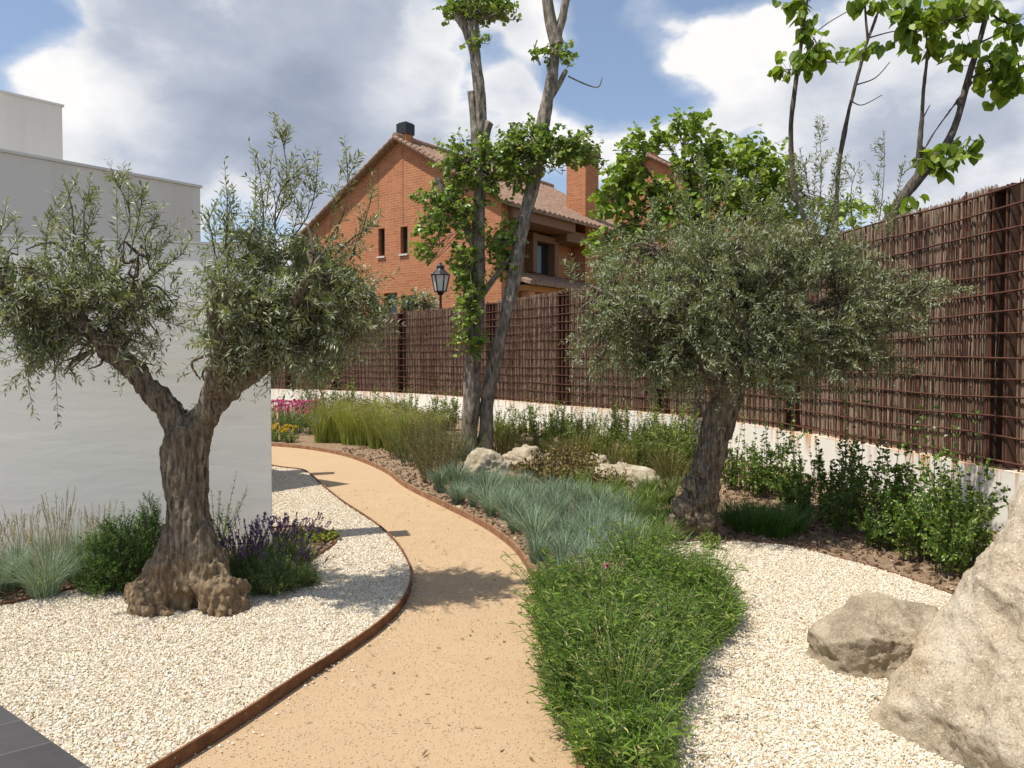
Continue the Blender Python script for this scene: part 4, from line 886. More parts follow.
big_tree('catalpa_tree', 'forked large-leaved tree with low leaf tufts rising behind the fence near the big boulder', 10.6,
  stems=[[(886, 225, .12), (898, 205, .115), (910, 188, .11), (926, 170, .10), (944, 148, .085), (958, 118, .072), (968, 80, .06), (978, 45, .052), (988, 10, .045), (998, -30, .035)], [(900, 203, .08), (908, 190, .075), (919, 172, .065), (919, 150, .05), (922, 120, .042), (924, 85, .036), (928, 50, .03), (931, 30, .022)], [(919, 160, .03), (932, 136, .028), (952, 108, .028), (972, 82, .03)]],
  twigs=[[(970, 78, .018), (985, 72, .012), (1000, 66, .008)], [(928, 60, .015), (926, 30, .012), (922, 8, .008)], [(975, 45, .02), (990, 38, .012), (1010, 28, .008)], [(985, 15, .02), (960, 18, .014), (940, 24, .01)], [(940, 150, .012), (955, 148, .008), (968, 152, .006)], [(922, 120, .01), (930, 105, .006)], [(1010, 28, .015), (1018, 60, .012), (1020, 90, .01)], [(988, 10, .02), (1000, 20, .015), (1015, 25, .01)]],
  items=[(905, 28, 0, 17, 12, 0.45, 10), (925, 18, 0, 14, 12, 0.45, 9), (940, 10, 0, 14, 10, 0.45, 9), (965, 8, 0, 16, 9, 0.45, 9), (935, 44, 0, 9, 9, 0.3, 5), (967, 50, 0, 12, 10, 0.38, 6), (1000, 55, 0, 16, 14, 0.45, 11), (1008, 80, 0, 16, 18, 0.45, 12), (1012, 25, 0, 12, 14, 0.45, 8), (992, 72, 0, 10, 12, 0.38, 6), (935, 152, -.1, 12, 9, 0.33, 7), (962, 148, -.1, 12, 9, 0.33, 7), (952, 164, -.1, 7, 8, 0.3, 4), (904, 203, -.2, 8, 5, 0.3, 4), (895, 8, 0, 12, 8, 0.38, 6), (985, 5, 0, 14, 6, 0.38, 6)],
  leaf=(.19, .155), lmat=M_catalpa, bmat=M_cbark, group='large-leaved trees behind the fence', kind='heart', drop=1.5, voxel=.018, K=2, tl=(.14, .28), bark=.012, thin=.7, base=PD(886, 225, 10.6))
big_tree('mulberry_tree', 'bright green broad-leaved tree filling the gap above the fence behind the dense olive', 18.,
  stems=[[(705, 270, .16), (700, 230, .13), (690, 190, .09), (680, 160, .05)], [(703, 245, .09), (730, 200, .07), (745, 165, .05)], [(700, 235, .08), (665, 195, .05), (640, 160, .03)], [(710, 250, .08), (755, 210, .05), (780, 180, .03)]],
  items=[(690, 130, 0, 22, 14, .6, 22), (665, 140, 0, 14, 10, .5, 12), (640, 140, 0, 18, 11, .5, 13), (630, 160, 0, 22, 12, .5, 16), (620, 185, 0, 28, 18, .6, 29), (650, 195, 0, 30, 25, .7, 42), (612, 205, -.2, 22, 16, .5, 20), (700, 165, 0, 34, 26, .8, 50), (745, 150, 0, 30, 18, .7, 37), (760, 175, 0, 36, 28, .8, 58), (700, 210, -.3, 50, 34, .9, 86), (760, 215, -.2, 42, 30, .8, 65), (640, 235, 0, 45, 26, .7, 43), (792, 185, 0, 20, 22, .5, 22), (725, 185, -.4, 30, 24, .6, 40), (600, 245, 0, 25, 16, .5, 14), (715, 150, 0, 12, 20, .5, 12), (840, 215, 0, 40, 22, .7, 32)],
  leaf=(.19, .145), lmat=M_mulb, bmat=M_cbark, kind='broad', drop=.45, voxel=.035, K=4, tl=(.3, .55), bark=.015, base=PD(705, 270, 18.))
big_tree('garden_tree', 'small dense green tree beyond the fence, half hidden behind the two-limbed olive crown', 27.5,
  stems=[[(318, 330, .18), (318, 300, .15), (316, 270, .1)], [(318, 310, .1), (300, 280, .06)], [(318, 310, .1), (335, 275, .06)]],
  items=[(318, 262, 0, 22, 22, .8, 50), (300, 280, 0, 24, 24, .9, 50), (338, 285, 0, 22, 24, .9, 45), (280, 300, 0, 26, 24, 1., 50), (316, 305, 0, 34, 22, 1., 60), (250, 310, 0, 26, 22, .9, 40)],
  leaf=(.2, .14), lmat=M_hedge, bmat=M_cbark, kind='broad', drop=.3, voxel=.05, K=5, tl=(.4, .7), base=PD(318, 330, 27.5))
b = big_tree('garden_shrub', 'grey-green bush showing over the fence top beside the street lamp', 25.,
  stems=[[(425, 318, .1), (425, 305, .07)]], items=[(424, 302, 0, 20, 12, .6, 50), (408, 305, 0, 12, 9, .4, 20)], leaf=(.13, .07), lmat=M_olive, bmat=M_cbark, voxel=.04, K=5, tl=(.25, .45), base=PD(425, 318, 25.))
b['category'] = 'bush'
# ================================================================== rocks
def rock_mesh(name, planes, r, sub, noise_amp, seed, sharp=14., fine=.012, scale=(1, 1, 1)):
    bm_ = __import__('bmesh').new(); __import__('bmesh').ops.create_icosphere(bm_, subdivisions=sub, radius=1.)
    me = bpy.data.meshes.new(name); bm_.to_mesh(me); bm_.free()
    n = len(me.vertices); V = np.zeros(n*3, np.float32); me.vertices.foreach_get('co', V); D = nrm(V.reshape(-1, 3).astype(float))
    W = [];
    for pl in planes:
        nn = np.array(pl[:3], float); nn /= np.linalg.norm(nn); c = D@nn
        W.append(np.where(c > .02, np.maximum(c, .02)/pl[3], 1/(4*r)))
    W = np.array(W+[np.full(n, 1/r)]); R = ((W**sharp).sum(0))**(-1/sharp)
    P = D*R[:, None]*np.array(scale)
    s = Vector((seed*3.1, seed*1.7, seed*2.3)); f = 1.7/r
    A = np.array([mnoise.fractal(Vector(p)*f+s, 1., 2.1, 5)*noise_amp+mnoise.fractal(Vector(p)*f*5+s, .7, 2.2, 6)*fine-abs(mnoise.noise(Vector((p[0]*f*1.5, p[1]*f*1.5, p[2]*f*3))+s))**.5*fine*.9 for p in P])
    P = P+D*A[:, None]
    me.vertices.foreach_set('co', P.astype(np.float32).ravel()); me.update(); me.shade_smooth(); return me
def rock(name, label, loc, me, mat, rz=0., group=None):
    o = link(name, me, mat, loc=tuple(float(c) for c in loc)); o.rotation_euler = (0, 0, rz); return tag(o, label, 'rock', group)
# big boulder: its left flank leans up to the right, undercut at lower left
rock('boulder', 'huge speckled beige granite boulder rising tallest beside the smaller brown rock', (2.46, 3.05, .42),
     rock_mesh('boulder', [(-.84, -.1, .53, .60), (-.95, -.25, -.12, .86), (-.62, -.5, -.60, .80), (-.2, -.93, .30, .60), (.1, -.95, -.05, .72), (.1, .3, .95, .74), (-.42, .1, .90, .70), (1, 0, .2, .9), (.3, 1, .2, .62), (-.45, .85, .2, .66), (0, 0, -1, .5), (-.66, -.62, .40, .665), (-.3, -.6, .75, .69), (-.75, .35, .55, .62), (-.15, -.1, 1, .66), (0, -.5, .86, .66), (-.28, -.3, .92, .605)], 1.25, 7, .085, 3, 90., .026), M_boulder)
rock('boulder', 'low flat-topped brown granite rock on the white gravel touching the huge boulder', (1.87, 3.99, .13),
     rock_mesh('boulder_small', [(.04, -.26, .96, .15), (-.97, -.2, .0, .29), (-.18, -.98, .02, .20), (.7, -.7, .1, .34), (1, .1, .2, .42), (-.5, .85, .25, .25), (.3, 1, .2, .27), (0, 0, -1, .2), (-.72, -.66, .05, .27), (-.5, -.1, .85, .195)], .55, 6, .026, 7, 90., .016), M_boulder2)
def rk(u, v, w, h, y_r, label, mat, seed, rz=0, name='rock'):
    b = G(u, v, .03); s = b[1]/FPX; rx = w*s/2; rzz = h*s*.62
    rng_ = np.random.default_rng(seed); pl = [(*nrm(rng_.normal(0, 1, 3)), rng_.uniform(.60, .86)) for _ in range(11)]
    me = rock_mesh(name, pl, 1., 5, .07, seed, 26., .045, (rx*1.28, y_r, rzz*1.15))
    return rock(name, label, (b[0], b[1]+y_r*.7, .03+rzz*.62), me, mat, rz)
rk(484, 489, 46, 36, .30, 'rounded pale limestone rock among blue fescue in front of the two-trunked tree', M_limestone, 21)
rk(522, 472, 40, 22, .30, 'low pale rock just beside the rounded rock by the two-trunked tree', M_limestone, 22)
rk(597, 470, 26, 14, .22, 'small pale rock at the near side of the bronze plants, before the widest rough rock', M_limestone, 23)
rk(622, 486, 50, 22, .30, 'widest pale rough rock in the group before the dense olive trunk', M_limestone, 24)
rk(651, 496, 28, 22, .22, 'pale squarish rock closest in to the dense olive trunk', M_limestone, 25)
rk(641, 553, 30, 13, .14, 'flat pale stone at the foot of the dense olive behind the green mound', M_limestone, 26)
rk(548, 480, 34, 20, .25, 'brown rock between the pale rocks, under bronze foliage', M_brownrock, 27)
rk(582, 487, 34, 18, .22, 'brown rock between the bronze plants and the widest pale rock', M_brownrock, 28)
rk(525, 488, 26, 14, .2, 'small brown stone in front of the low pale rock', M_brownrock, 29)

# ================================================================== plants
def plant(name, label, cat, loc, parts, group=None):
    """one plant: parts = [(name, Acc, material, smooth)]; a single part becomes the thing itself"""
    loc = tuple(float(c) for c in loc)
    if len(parts) == 1:
        o = link(name, parts[0][1].mesh(name), parts[0][2], loc=loc)
    else:
        o = empty(name, loc)
        for pn, acc, m in parts: acc.build(pn, m, o)
    return tag(o, label, cat, group)
def place(proto, loc, rz=None, s=1., label=None, group=None, sz=None):
    c = copy_tree(proto); c.location = tuple(float(x) for x in loc); c.rotation_euler = (0, 0, RNG.uniform(0, 6.28) if rz is None else rz)
    c.scale = (s, s, s if sz is None else sz)
    if label: c['label'] = label
    if group: c['group'] = group
    return c
def use(protos, spots, z=.03, s=(.8, 1.15), tall=(.85, 1.15), label=None, group=None):
    """first spots take the prototypes themselves, then copies"""
    for i, p in enumerate(spots):
        k = protos[i % len(protos)]; sc = RNG.uniform(*s)*(p[2] if len(p) > 2 else 1.)
        loc = (float(p[0]), float(p[1]), z)
        if i < len(protos): o = k; o.location = loc; o.rotation_euler = (0, 0, RNG.uniform(0, 6.28)); o.scale = (sc, sc, sc*RNG.uniform(*tall))
        else: o = place(k, loc, None, sc, None, None, sc*RNG.uniform(*tall))
        if label: o['label'] = label
        if group: o['group'] = group

def fescue(n=165, h=.32):
    a = Acc(); grass(a, n, h*RNG.uniform(.8, 1.2), .04, .0052, .85, seg=3, curl=.5, hvar=.5); return a
# --- blue fescue strip along the path
F = [plant('fescue_clump', 'x', 'grass', (0, 0, 0), [('blades', fescue(), M_fescue)]) for _ in range(4)]
band_o = gpts([(424, 492), (440, 499), (464, 512), (490, 526), (514, 542), (531, 562), (545, 588), (558, 622)])
band_i = gpts([(466, 492), (508, 495), (548, 499), (588, 510), (618, 524), (630, 540), (628, 562), (612, 598)])
bo, bi = spline(band_o, 6), spline(band_i, 6); spots = []
for t in np.linspace(0, 1, 24):
    p, q = bo[int(t*(len(bo)-1))], bi[int(t*(len(bi)-1))]; d = np.linalg.norm(q-p); m = max(2, int(d/.20))
    for k in range(m):
        w = (k+.5)/m; x = p+(q-p)*w+RNG.normal(0, .05, 2)+nrm(q-p)*.03; spots.append(x)
use(F, spots, .035, (.85, 1.2), (.8, 1.1), 'blue-grey fescue tuft in the strip along the planted edge of the path', 'blue fescue tufts along the path')

# --- scabious mound in the foreground
def mound_plant(n=46, h=.36):
    lv, st = Acc(), Acc()
    az = RNG.uniform(0, 6.28, n); r = .09*np.sqrt(RNG.uniform(0, 1, n)); o = np.stack([np.cos(az), np.sin(az), 0*az], 1)
    H = h*RNG.uniform(.6, 1.1, n); ln = RNG.uniform(.1, .6, n); t = np.linspace(0, 1, 5)
    C = (o*r[:, None])[:, None]+o[:, None]*(H*ln)[:, None, None]*(t**1.6)[None, :, None]+np.array([0, 0, 1.])*(H[:, None]*(t-.25*ln[:, None]*t**2))[:, :, None]
    thin_tubes(st, C, .0016)
    K = 13; tt = RNG.uniform(.08, 1., (n, K)); ii = np.minimum((tt*4).astype(int), 3); fr = tt*4-ii
    P = np.take_along_axis(C, ii[:, :, None].repeat(3, 2), 1)*(1-fr[:, :, None])+np.take_along_axis(C, (ii+1)[:, :, None].repeat(3, 2), 1)*fr[:, :, None]
    a2 = RNG.uniform(0, 6.28, (n, K)); D = np.stack([np.cos(a2), np.sin(a2), RNG.uniform(.15, 1.1, (n, K))], -1)
    leafset(lv, P.reshape(-1, 3), D.reshape(-1, 3), np.array([0, 0, 1.])+RNG.normal(0, .4, (n*K, 3)), RNG.uniform(.03, .075, n*K), RNG.uniform(.0045, .0095, n*K), 'broad', .3, .28)
    grass(lv, 45, h*1.0, .10, .0034, .8, seg=3, curl=.8)
    return lv, st
def flower_head(acc, p, r=.014, n=26):
    d = nrm(RNG.normal(0, 1, (n, 3))+[0, 0, .8]); leafset(acc, np.broadcast_to(p, (n, 3)), d, np.array([0, 0, 1.])+RNG.normal(0, .4, (n, 3)), r*RNG.uniform(.7, 1.2, n), r*.62, 'broad', .1)
MP = []
for _ in range(5):
    lv, st = mound_plant(h=(.27, .36, .24, .43, .32)[_]); MP.append(plant('scabious_plant', 'x', 'plant', (0, 0, 0), [('foliage', lv, M_mound), ('stems', st, M_stem)]))
MPoly = gpts([(592, 800), (584, 760), (572, 715), (556, 665), (549, 630), (556, 608), (590, 596), (640, 590), (680, 588), (708, 596), (724, 612), (718, 636), (694, 664), (672, 700), (656, 740), (648, 800)])
lo, hi = MPoly.min(0), MPoly.max(0); spots = []
X = RNG.uniform(lo, hi, (4000, 2)); X = X[inside(X, MPoly)]
for x in X:
    if all((x[0]-s[0])**2+(x[1]-s[1])**2 > .11**2 for s in spots): spots.append(x)
for q in range(26):
    t_ = RNG.integers(0, len(MPoly)-1); p = MPoly[t_]+(MPoly[t_+1]-MPoly[t_])*RNG.uniform(); cc = MPoly.mean(0); spots.append((*(p+nrm(p-cc)*RNG.uniform(.0, .07)), RNG.uniform(.45, .75)))
use(MP, spots, .03, (.75, 1.15), (.7, 1.15), 'leafy green meadow plant with narrow leaves in the low mound beside the path', 'green meadow plants of the mound')
MG = []
for _ in range(2):
    a = Acc(); tp = grass(a, 60, .46, .05, .0036, .6, seg=4, curl=.6); s_ = Acc(); tp = tp[:22]; K_ = 6
    Dv = nrm(tp*[1.4, 1.4, .6]); Pv = (tp[:, None]-Dv[:, None]*np.linspace(-.01, .06, K_)[None, :, None]).reshape(-1, 3); leafset(s_, Pv, np.repeat(Dv, K_, 0)+RNG.normal(0, .3, Pv.shape), RNG.normal(0, 1, Pv.shape), .016, .005)
    MG.append(plant('meadow_grass_tuft', 'x', 'grass', (0, 0, 0), [('blades', a, M_green), ('seed_heads', s_, M_straw)]))
use(MG, [X[k_] for k_ in RNG.integers(0, len(X), 9)], .03, (.8, 1.15), (.85, 1.1), 'wispy tall grass tuft with small seed heads growing through the green mound', 'wispy grasses in the mound')
def stem_flower(loc, tip, label, mat=None, heads=1):
    tip = np.asarray(tip)-np.asarray(loc); o = empty('pink_flower', loc); tag(o, label, 'flower')
    s = Acc(); mid = tip*.55+np.array([0, 0, .06]); P, _ = spline_r([[0, 0, 0], mid, tip], [.002]*3, 6); tube(s, P, .0017, 4)
    D = RNG.normal(0, 1, (10, 3)); lf = P[RNG.integers(2, len(P)-3, 10)]; leafset(s, lf, D*[1, 1, .4]+[0, 0, .4], np.array([0, 0, 1.])+0*D, .05, .007, 'lance'); s.build('stem', M_stem, o)
    f = Acc(); flower_head(f, tip, .02, 34); f.build('petals', M_pink if mat is None else mat, o)
stem_flower((.50, 4.75, .03), PD(607, 566, 4.62), 'pink flower head on the top edge of the green mound')
stem_flower((.36, 4.9, .03), PD(576, 571, 4.75), 'small pale pink flower on the path side of the green mound top')
stem_flower((.16, 4.55, .03), PD(533, 619, 4.3), 'lilac-pink flower leaning out over the path from the green mound')
stem_flower((.18, 4.2, .03), PD(545, 655, 3.95), 'faded pink flower hanging low over the path edge', M_lavfl)

# --- mid-green strappy tufts behind the fescue
def green_tuft():
    a = Acc(); grass(a, 120, .38, .08, .009, .8, seg=3, curl=.8); return a
GTF = [plant('strappy_tuft', 'x', 'plant', (0, 0, 0), [('blades', green_tuft(), M_green)]) for _ in range(3)]
spots = [G(u+RNG.normal(0, 4), v+RNG.normal(0, 2))[:2] for u, v in [(575, 497), (595, 500), (612, 508), (630, 512), (645, 518), (660, 510), (675, 505), (600, 515), (625, 525), (648, 530), (665, 525), (560, 494), (655, 542), (668, 548), (650, 556), (672, 538), (640, 548), (660, 560), (640, 566), (690, 500), (615, 498), (640, 505), (580, 507), (640, 538)]]
use(GTF, spots, .03, (.8, 1.1), (.7, 1.0), 'green strappy-leaved tuft between the fescue strip and the dense olive trunk', 'green strappy tufts behind the fescue')

# --- bronze low plants among the rocks
def small_leafy(n, h, sp, mat_w=.02, L=.03, kind='broad'):
    lv, st = Acc(), Acc(); az = RNG.uniform(0, 6.28, n); r = sp*np.sqrt(RNG.uniform(0, 1, n)); o = np.stack([np.cos(az), np.sin(az), 0*az], 1)
    T = o*r[:, None]+np.array([0, 0, 1.])*(h*RNG.uniform(.6, 1.1, n)*np.sqrt(np.maximum(1-(r/sp)**2*.7, .1)))[:, None]; B = o*r[:, None]*.3
    thin_tubes(st, np.stack([B, (B+T)/2+o*.02, T], 1), .003)
    K = 14; t = RNG.uniform(.35, 1.05, (n, K, 1)); P = (B[:, None]*(1-t)+T[:, None]*t).reshape(-1, 3); D = nrm(RNG.normal(0, 1, P.shape)+[0, 0, .5])
    leafset(lv, P, D, np.array([0, 0, 1.])+RNG.normal(0, .5, P.shape), L*RNG.uniform(.7, 1.2, len(P)), mat_w*RNG.uniform(.7, 1.2, len(P)), kind); return lv, st
BP = []
for _ in range(2):
    lv, st = small_leafy(40, .30, .26, .022, .035); BP.append(plant('bronze_plant', 'x', 'plant', (0, 0, 0), [('foliage', lv, M_bronze), ('stems', st, M_twig_brown)]))
use(BP, [G(u, v)[:2] for u, v in [(543, 484), (560, 480), (575, 488), (556, 492), (588, 482), (530, 482), (572, 472), (604, 491)]], .04, (1.15, 1.4), (.7, 1.1), 'low bronze-leaved plant growing between the pale and brown rocks', 'bronze plants among the rocks')

# --- rosemary-like bronze-green feathery bushes right of the path bend
def feathery(n=46, h=.8, sp=.16, lean=.45, L=.05, w=.006, K=26):
    lv, st = Acc(), Acc(); az = RNG.uniform(0, 6.28, n); r = sp*np.sqrt(RNG.uniform(0, 1, n)); o = np.stack([np.cos(az), np.sin(az), 0*az], 1)
    H = h*RNG.uniform(.55, 1.1, n); Dr = nrm(np.array([0, 0, 1.])+o*(lean*RNG.uniform(.2, 1.1, n))[:, None]); 
    twig_leaves(lv, st, o*r[:, None], Dr, H, RNG.normal(0, .06, Dr.shape)+o*.08, K, L, w, tw_r=.003, spread=.7, t0=.08); return lv, st
RB = []
for i in range(3):
    lv, st = feathery(); RB.append(plant('feathery_bush', 'x', 'bush', (0, 0, 0), [('foliage', lv, (M_brown_grass, M_dark, M_brown_grass)[i]), ('stems', st, M_twig_brown)]))
use(RB, [G(u, v)[:2] for u, v in [(430, 478), (412, 468), (447, 474), (440, 462), (462, 474), (425, 462), (400, 461), (455, 462), (418, 455), (436, 486)]], .03, (.8, 1.05), (.8, 1.1), 'bronze-green feathery upright bush by the path bend before the two-trunked tree', 'feathery bushes at the path bend')
def dome_bush(n, h, r, L, w, K=9, kind='lance', tl=(.08, .16), flat=.9):
    lv, st = Acc(), Acc(); P = ell((0, 0, 0), (1, 1, 1), n, 3.2); P[:, 2] = np.abs(P[:, 2]); P = P*[r, r, h*flat]
    nz = np.array([1+.22*mnoise.noise(Vector(p*9)) for p in P]); P = P*nz[:, None]
    D = nrm(P/[r, r, h]*.8+[0, 0, .75]+RNG.normal(0, .3, P.shape)); Ln = RNG.uniform(*tl, n); B = P-D*Ln[:, None]*.6; B[:, 2] = np.maximum(B[:, 2], .01)
    thin_tubes(st, np.stack([B*[.15, .15, 0], B*[.6, .6, .5], B], 1)[::3], .002)
    twig_leaves(lv, st, B, D, Ln, RNG.normal(0, .1, B.shape), K, L, w, tw_r=.0015, spread=.75, kind=kind); return lv, st
# --- stipa feather grass
def stipa():
    a = Acc(); tips = grass(a, 420, .66, .14, .0085, .5, seg=4, curl=.45)
    s = Acc(); k = RNG.uniform(0, 1, len(tips)) < .1; T = tips[k]; D = nrm(T*[1, 1, 0]*2+[0, 0, .05]+RNG.normal(0, .1, T.shape)); leafset(s, T-D*.05, D, np.array([0, 0, 1.])+0*D, .17, .008, 'lance', .2, .35); return a, s
SP = []
for _ in range(3):
    a, s = stipa(); SP.append(plant('feather_grass_tuft', 'x', 'grass', (0, 0, 0), [('blades', a, M_stipa), ('seed_heads', s, M_straw)]))
use(SP, [G(u, v)[:2] for u, v in [(322, 444), (336, 444), (350, 446), (364, 447), (378, 450), (392, 452), (405, 455), (343, 438), (372, 440), (398, 444), (415, 450), (330, 437), (358, 438), (412, 440), (385, 437), (428, 448)]], .03, (.95, 1.2), (.95, 1.2), 'yellow-green feather grass clump in the bed at the far bend of the path', 'feather grass at the far bend')

# --- pink and yellow flowers far left end of bed
def flower_bush(n, h, sp, mat, hr):
    lv, st = small_leafy(n, h*.8, sp, .014, .05, 'lance'); f = Acc()
    for _ in range(int(n*.55)):
        az = RNG.uniform(0, 6.28); r = sp*math.sqrt(RNG.uniform()); z = h*RNG.uniform(.7, 1.1)
        p = np.array([math.cos(az)*r, math.sin(az)*r, z]); tube(st, [[p[0]*.3, p[1]*.3, 0], [p[0]*.8, p[1]*.8, z*.6], p], .004, 3, False); flower_head(f, p, hr, 16)
    return lv, st, f
PB = []
for _ in range(2):
    lv, st, f = flower_bush(42, .62, .34, M_pink, .05); PB.append(plant('pink_flowers', 'x', 'flowers', (0, 0, 0), [('foliage', lv, M_mound), ('stems', st, M_stem), ('flowers', f, M_pink)]))
use(PB, [G(u, v)[:2] for u, v in [(283, 436), (298, 434), (311, 436), (290, 428), (306, 428), (270, 432)]], .03, (.9, 1.1), (.9, 1.15), 'bushy plant with deep pink flowers in the far bed beside the garden wall corner', 'pink flowering plants in the far bed')
lv, st, f = flower_bush(30, .3, .22, M_yellow, .04); yb = plant('yellow_flowers', 'x', 'flowers', (0, 0, 0), [('foliage', lv, M_mound), ('stems', st, M_stem), ('flowers', f, M_yellow)])
use([yb], [G(u, v)[:2] for u, v in [(279, 443), (290, 444), (268, 442)]], .03, (.9, 1.1), (.9, 1.1), 'low yellow-flowered plant at the path edge beside the garden wall corner', 'yellow flowering plants in the far bed')

# --- shrubs in front of the boundary wall
def wall_shrub(n, h, sp, L=.045, w=.024, K=17):
    lv, st = Acc(), Acc(); az = RNG.uniform(0, 6.28, n); r = sp*.45*np.sqrt(RNG.uniform(0, 1, n)); o = np.stack([np.cos(az), np.sin(az), 0*az], 1)
    H = h*RNG.uniform(.4, 1.0, n); H[:2] = h*1.3; Dr = nrm(np.array([0, 0, 1.])+o*(RNG.uniform(.05, .55, n)*sp/.3)[:, None]*(1.2-H/h)[:, None]+RNG.normal(0, .07, (n, 3)))
    twig_leaves(lv, st, o*r[:, None], Dr, H, RNG.normal(0, .08, Dr.shape), K, L, w, tw_r=.0035, kind='broad', spread=1., t0=.1)
    m = n*3; i = RNG.integers(0, n, m); t = RNG.uniform(.15, .8, m); B = o[i]*r[i][:, None]+Dr[i]*(H[i]*t)[:, None]; D2 = nrm(Dr[i]*.6+RNG.normal(0, .6, (m, 3))+o[i]*.3)
    twig_leaves(lv, st, B, D2, RNG.uniform(.1, .22, m)*(h/.8), RNG.normal(0, .1, D2.shape), 7, L*.9, w*.9, tw_r=.002, kind='broad', spread=1.); return lv, st
WS = []
for i in range(4):
    lv, st = wall_shrub(17, .66, .30, .046, .026, 16); WS.append(plant('wall_shrub', 'x', 'shrub', (0, 0, 0), [('foliage', lv, M_shrub), ('stems', st, M_stemw)]))
use(WS, [(*G(u, v)[:2], k) for u, v, k in [(752, 500, .9), (770, 497, 1), (735, 492, .9), (795, 512, 1.0), (838, 520, 1.1), (872, 533, 1.1), (905, 545, 1.1), (935, 562, 1.05), (952, 560, 1.1), (948, 580, .85), (915, 565, .85), (880, 552, .8), (845, 537, .85), (965, 575, .95), (812, 525, .8)]], .03, (.9, 1.1), (.95, 1.2), 'glossy dark green shrub against the low wall between the dense olive and the boulder', 'glossy shrubs under the near fence')
PS = []
for i in range(3):
    lv, st = wall_shrub(18, .85, .32, .07, .026, 16); PS.append(plant('leafy_shrub', 'x', 'shrub', (0, 0, 0), [('foliage', lv, M_shrub_pale), ('stems', st, M_stemw)]))
line = [(500, 440), (515, 444), (530, 438), (548, 446), (560, 438), (575, 448), (590, 440), (605, 450), (620, 444), (636, 455), (650, 448), (668, 462), (685, 456), (507, 452), (540, 456), (568, 460), (600, 462), (630, 466), (660, 474), (680, 470), (615, 458), (655, 460), (690, 478), (645, 476), (585, 455),
        (320, 418), (335, 420), (352, 420), (372, 422), (392, 424), (412, 427), (432, 430), (450, 432), (305, 417), (344, 424), (403, 430), (440, 438)]
use(PS, [(*G(u, v)[:2], .8 if i < 25 else .95) for i, (u, v) in enumerate(line)], .03, (.8, 1.15), (.85, 1.15), 'pale green leafy shrub in the row before the white boundary wall behind the two-trunked tree', 'leafy shrubs along the far boundary wall')
BT = []
for i in range(2):
    a = Acc(); grass(a, 170, .5, .12, .006, .6, seg=3, curl=.6); BT.append(plant('bronze_tuft', 'x', 'grass', (0, 0, 0), [('blades', a, M_brown_grass)]))
use(BT, [G(u, v)[:2] for u, v in [(528, 458), (545, 462), (562, 466), (580, 464), (515, 462), (612, 470), (596, 458), (640, 470), (500, 460), (660, 480), (672, 488), (630, 474)]], .03, (.9, 1.2), (.85, 1.1), 'bronze-green grass tuft behind the pale rocks', 'bronze grass tufts behind the rocks')
DG = []
for i in range(2):
    a = Acc(); grass(a, 200, .32, .11, .007, 1.0, seg=3, curl=.8); DG.append(plant('dark_tuft', 'x', 'plant', (0, 0, 0), [('blades', a, M_dark)]))
use(DG, [G(u, v)[:2] for u, v in [(745, 535), (762, 538), (778, 540), (752, 525), (770, 528), (735, 527), (790, 535)]], .03, (.9, 1.15), (.8, 1.05), 'dark green grassy tuft in the shade between the dense olive trunk and wall shrubs', 'dark tufts beside the dense olive')
lv, st = small_leafy(16, .16, .10, .012, .04); use([plant('weed_sprig', 'x', 'plant', (0, 0, 0), [('foliage', lv, M_shrub_pale), ('stems', st, M_stem)])], [G(711, 553)[:2]], .035, (1, 1), (1, 1.2), 'small green sprig at the foot of the dense olive trunk')

# ================================================================== bed beside the garden wall (left)
def oat_grass(h=.42, n=420):
    a = Acc(); grass(a, n, h, .08, .0034, 1.1, seg=3, curl=.7)
    s = Acc(); m = 26; az = RNG.uniform(0, 6.28, m); o = np.stack([np.cos(az), np.sin(az), 0*az], 1); H = h*RNG.uniform(1.05, 1.45, m); ln = RNG.uniform(.05, .3, m)
    t = np.linspace(0, 1, 4); C = o[:, None]*.03+o[:, None]*(H*ln)[:, None, None]*(t**1.5)[None, :, None]+np.array([0, 0, 1.])*(H[:, None]*t)[:, :, None]; thin_tubes(s, C, .0011)
    T = C[:, -1]; D = nrm(C[:, -1]-C[:, -2]); K = 9
    P = (T[:, None]-D[:, None]*np.linspace(0, .1, K)[None, :, None]).reshape(-1, 3); leafset(s, P, np.repeat(D, K, 0)+RNG.normal(0, .25, (m*K, 3)), RNG.normal(0, 1, (m*K, 3)), .024, .006, 'lance'); return a, s
OG = []
for _ in range(2):
    a, s = oat_grass(); OG.append(plant('oat_grass_tuft', 'x', 'grass', (0, 0, 0), [('blades', a, M_fescue), ('seed_heads', s, M_straw)]))
use(OG, [G(u, v)[:2] for u, v in [(45, 603), (12, 596), (78, 588), (-15, 606), (60, 580), (25, 582), (100, 576), (-40, 600)]], .046, (.85, 1.05), (.8, 1.), 'blue-green oat grass with straw seed heads in the bed below the garden wall', 'oat grasses below the garden wall')
lv, st = dome_bush(620, .54, .23, .032, .007); use([plant('rosemary_bush', 'x', 'bush', (0, 0, 0), [('foliage', lv, M_dark), ('stems', st, M_twig_brown)])], [G(116, 596)[:2]], .046, (1, 1), (1, 1), 'dense dark green needle-leaved bush between the oat grasses and the burled olive trunk')
lv, st = dome_bush(320, .60, .15, .032, .007); use([plant('rosemary_bush', 'x', 'bush', (0, 0, 0), [('foliage', lv, M_dark), ('stems', st, M_twig_brown)])], [G(150, 580)[:2]], .046, (1, 1), (1, 1), 'narrow dark green bush hard behind the burled olive trunk on the oat grass side')
lv, st = feathery(26, .62, .07, .3, .04, .008, 16); use([plant('small_shrub', 'x', 'shrub', (0, 0, 0), [('foliage', lv, M_mound), ('stems', st, M_stem)])], [G(216, 570)[:2]], .046, (1, 1), (1, 1), 'slim green upright plant hard behind the burled olive trunk on the lavender side')
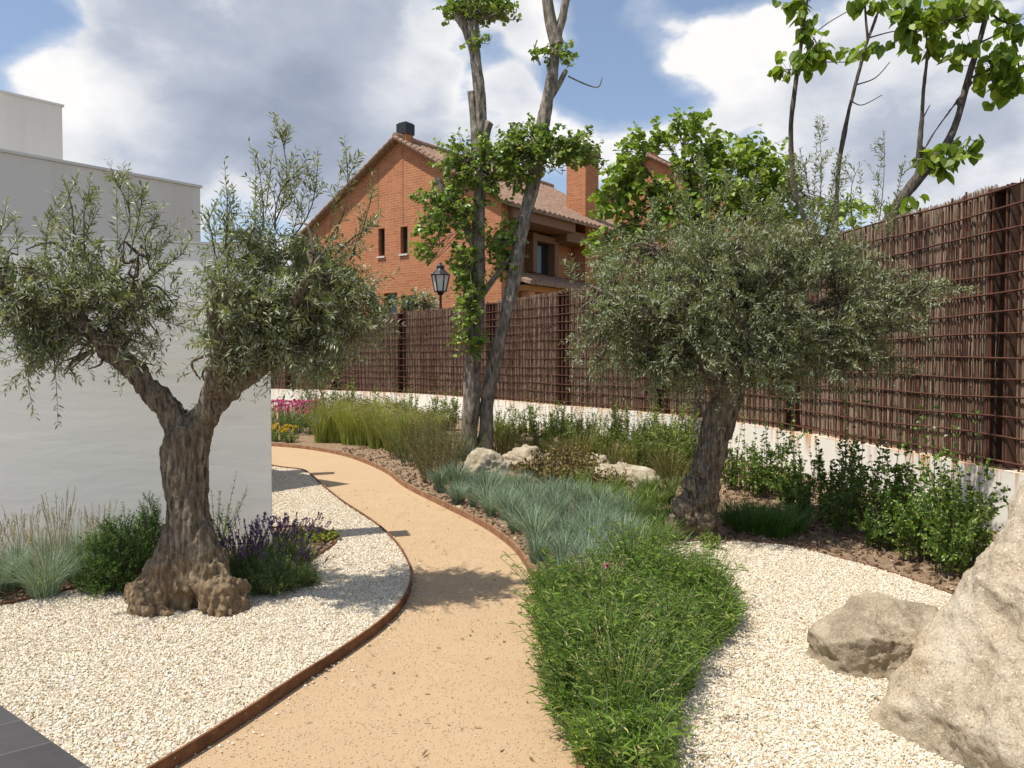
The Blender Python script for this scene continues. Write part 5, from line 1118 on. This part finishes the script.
def lavender(n, h, sp, fl, leafmat):
    lv, st = dome_bush(n*4, h*.8, sp*1.05, .03, .0055); f = Acc(); m = fl; az = RNG.uniform(0, 6.28, m); r = sp*np.sqrt(RNG.uniform(0, 1, m)); o = np.stack([np.cos(az), np.sin(az), 0*az], 1)
    H = h*RNG.uniform(.8, 1.12, m); T = o*(r*1.1)[:, None]+nrm(np.array([0, 0, 1.])+o*(.55*RNG.uniform(0, 1, m)*r/sp)[:, None]+RNG.normal(0, .06, (m, 3)))*H[:, None]; B = o*r[:, None]*.5; thin_tubes(st, np.stack([B, (B*.4+T*.6), T], 1), .0014)
    D = nrm(T-B); K = 22; P = (T[:, None]-D[:, None]*np.linspace(0, .055, K)[None, :, None]).reshape(-1, 3); leafset(f, P, RNG.normal(0, 1, P.shape)+.6*np.repeat(D, K, 0), RNG.normal(0, 1, P.shape), .013, .009, 'lance')
    Q = np.repeat(T, 4, 0); leafset(f, Q, np.repeat(D, 4, 0)+RNG.normal(0, .4, Q.shape), RNG.normal(0, 1, Q.shape), .026, .010, 'broad'); return lv, st, f
lv, st, f = lavender(90, .38, .23, 70, 0); L1 = plant('lavender', 'x', 'lavender', (0, 0, 0), [('foliage', lv, M_lav), ('stems', st, M_stem), ('flower_spikes', f, M_lavfl)])
lv, st, f = lavender(90, .32, .19, 20, 0); L2 = plant('lavender', 'x', 'lavender', (0, 0, 0), [('foliage', lv, M_lav), ('stems', st, M_stem), ('flower_spikes', f, M_lavfl)])
use([L1], [G(252, 585)[:2]], .046, (1, 1), (1, 1), 'large lavender with dense dark purple spikes behind the burled olive root')
use([L2], [G(272, 598)[:2]], .046, (1, 1), (1, 1), 'greener lavender in front with few purple spikes, beside the burled olive trunk')
place(L1, (*G(290, 572)[:2], .046), 2., .85, 'smaller purple lavender standing towards the edged nose of the bed'); place(L2, (*G(302, 592)[:2], .046), 1., .62, 'smallest lavender, at the tip of the lavender group over the gravel')
place(L1, (*G(238, 592)[:2], .046), 4., .8, 'purple lavender squeezed against the big root burl of the olive')
SD = []
for _ in range(2):
    lv, st = small_leafy(36, .07, .14, .012, .018); SD.append(plant('sedum', 'x', 'plant', (0, 0, 0), [('foliage', lv, M_sedum), ('stems', st, M_stem)]))
use(SD, [G(u, v)[:2] for u, v in [(318, 547), (309, 541), (325, 544), (304, 548)]], .048, (.9, 1.1), (.8, 1.1), 'low yellow-green sedum in the nose of the edged bed beside the garden wall corner', 'sedum cushions at the bed nose')
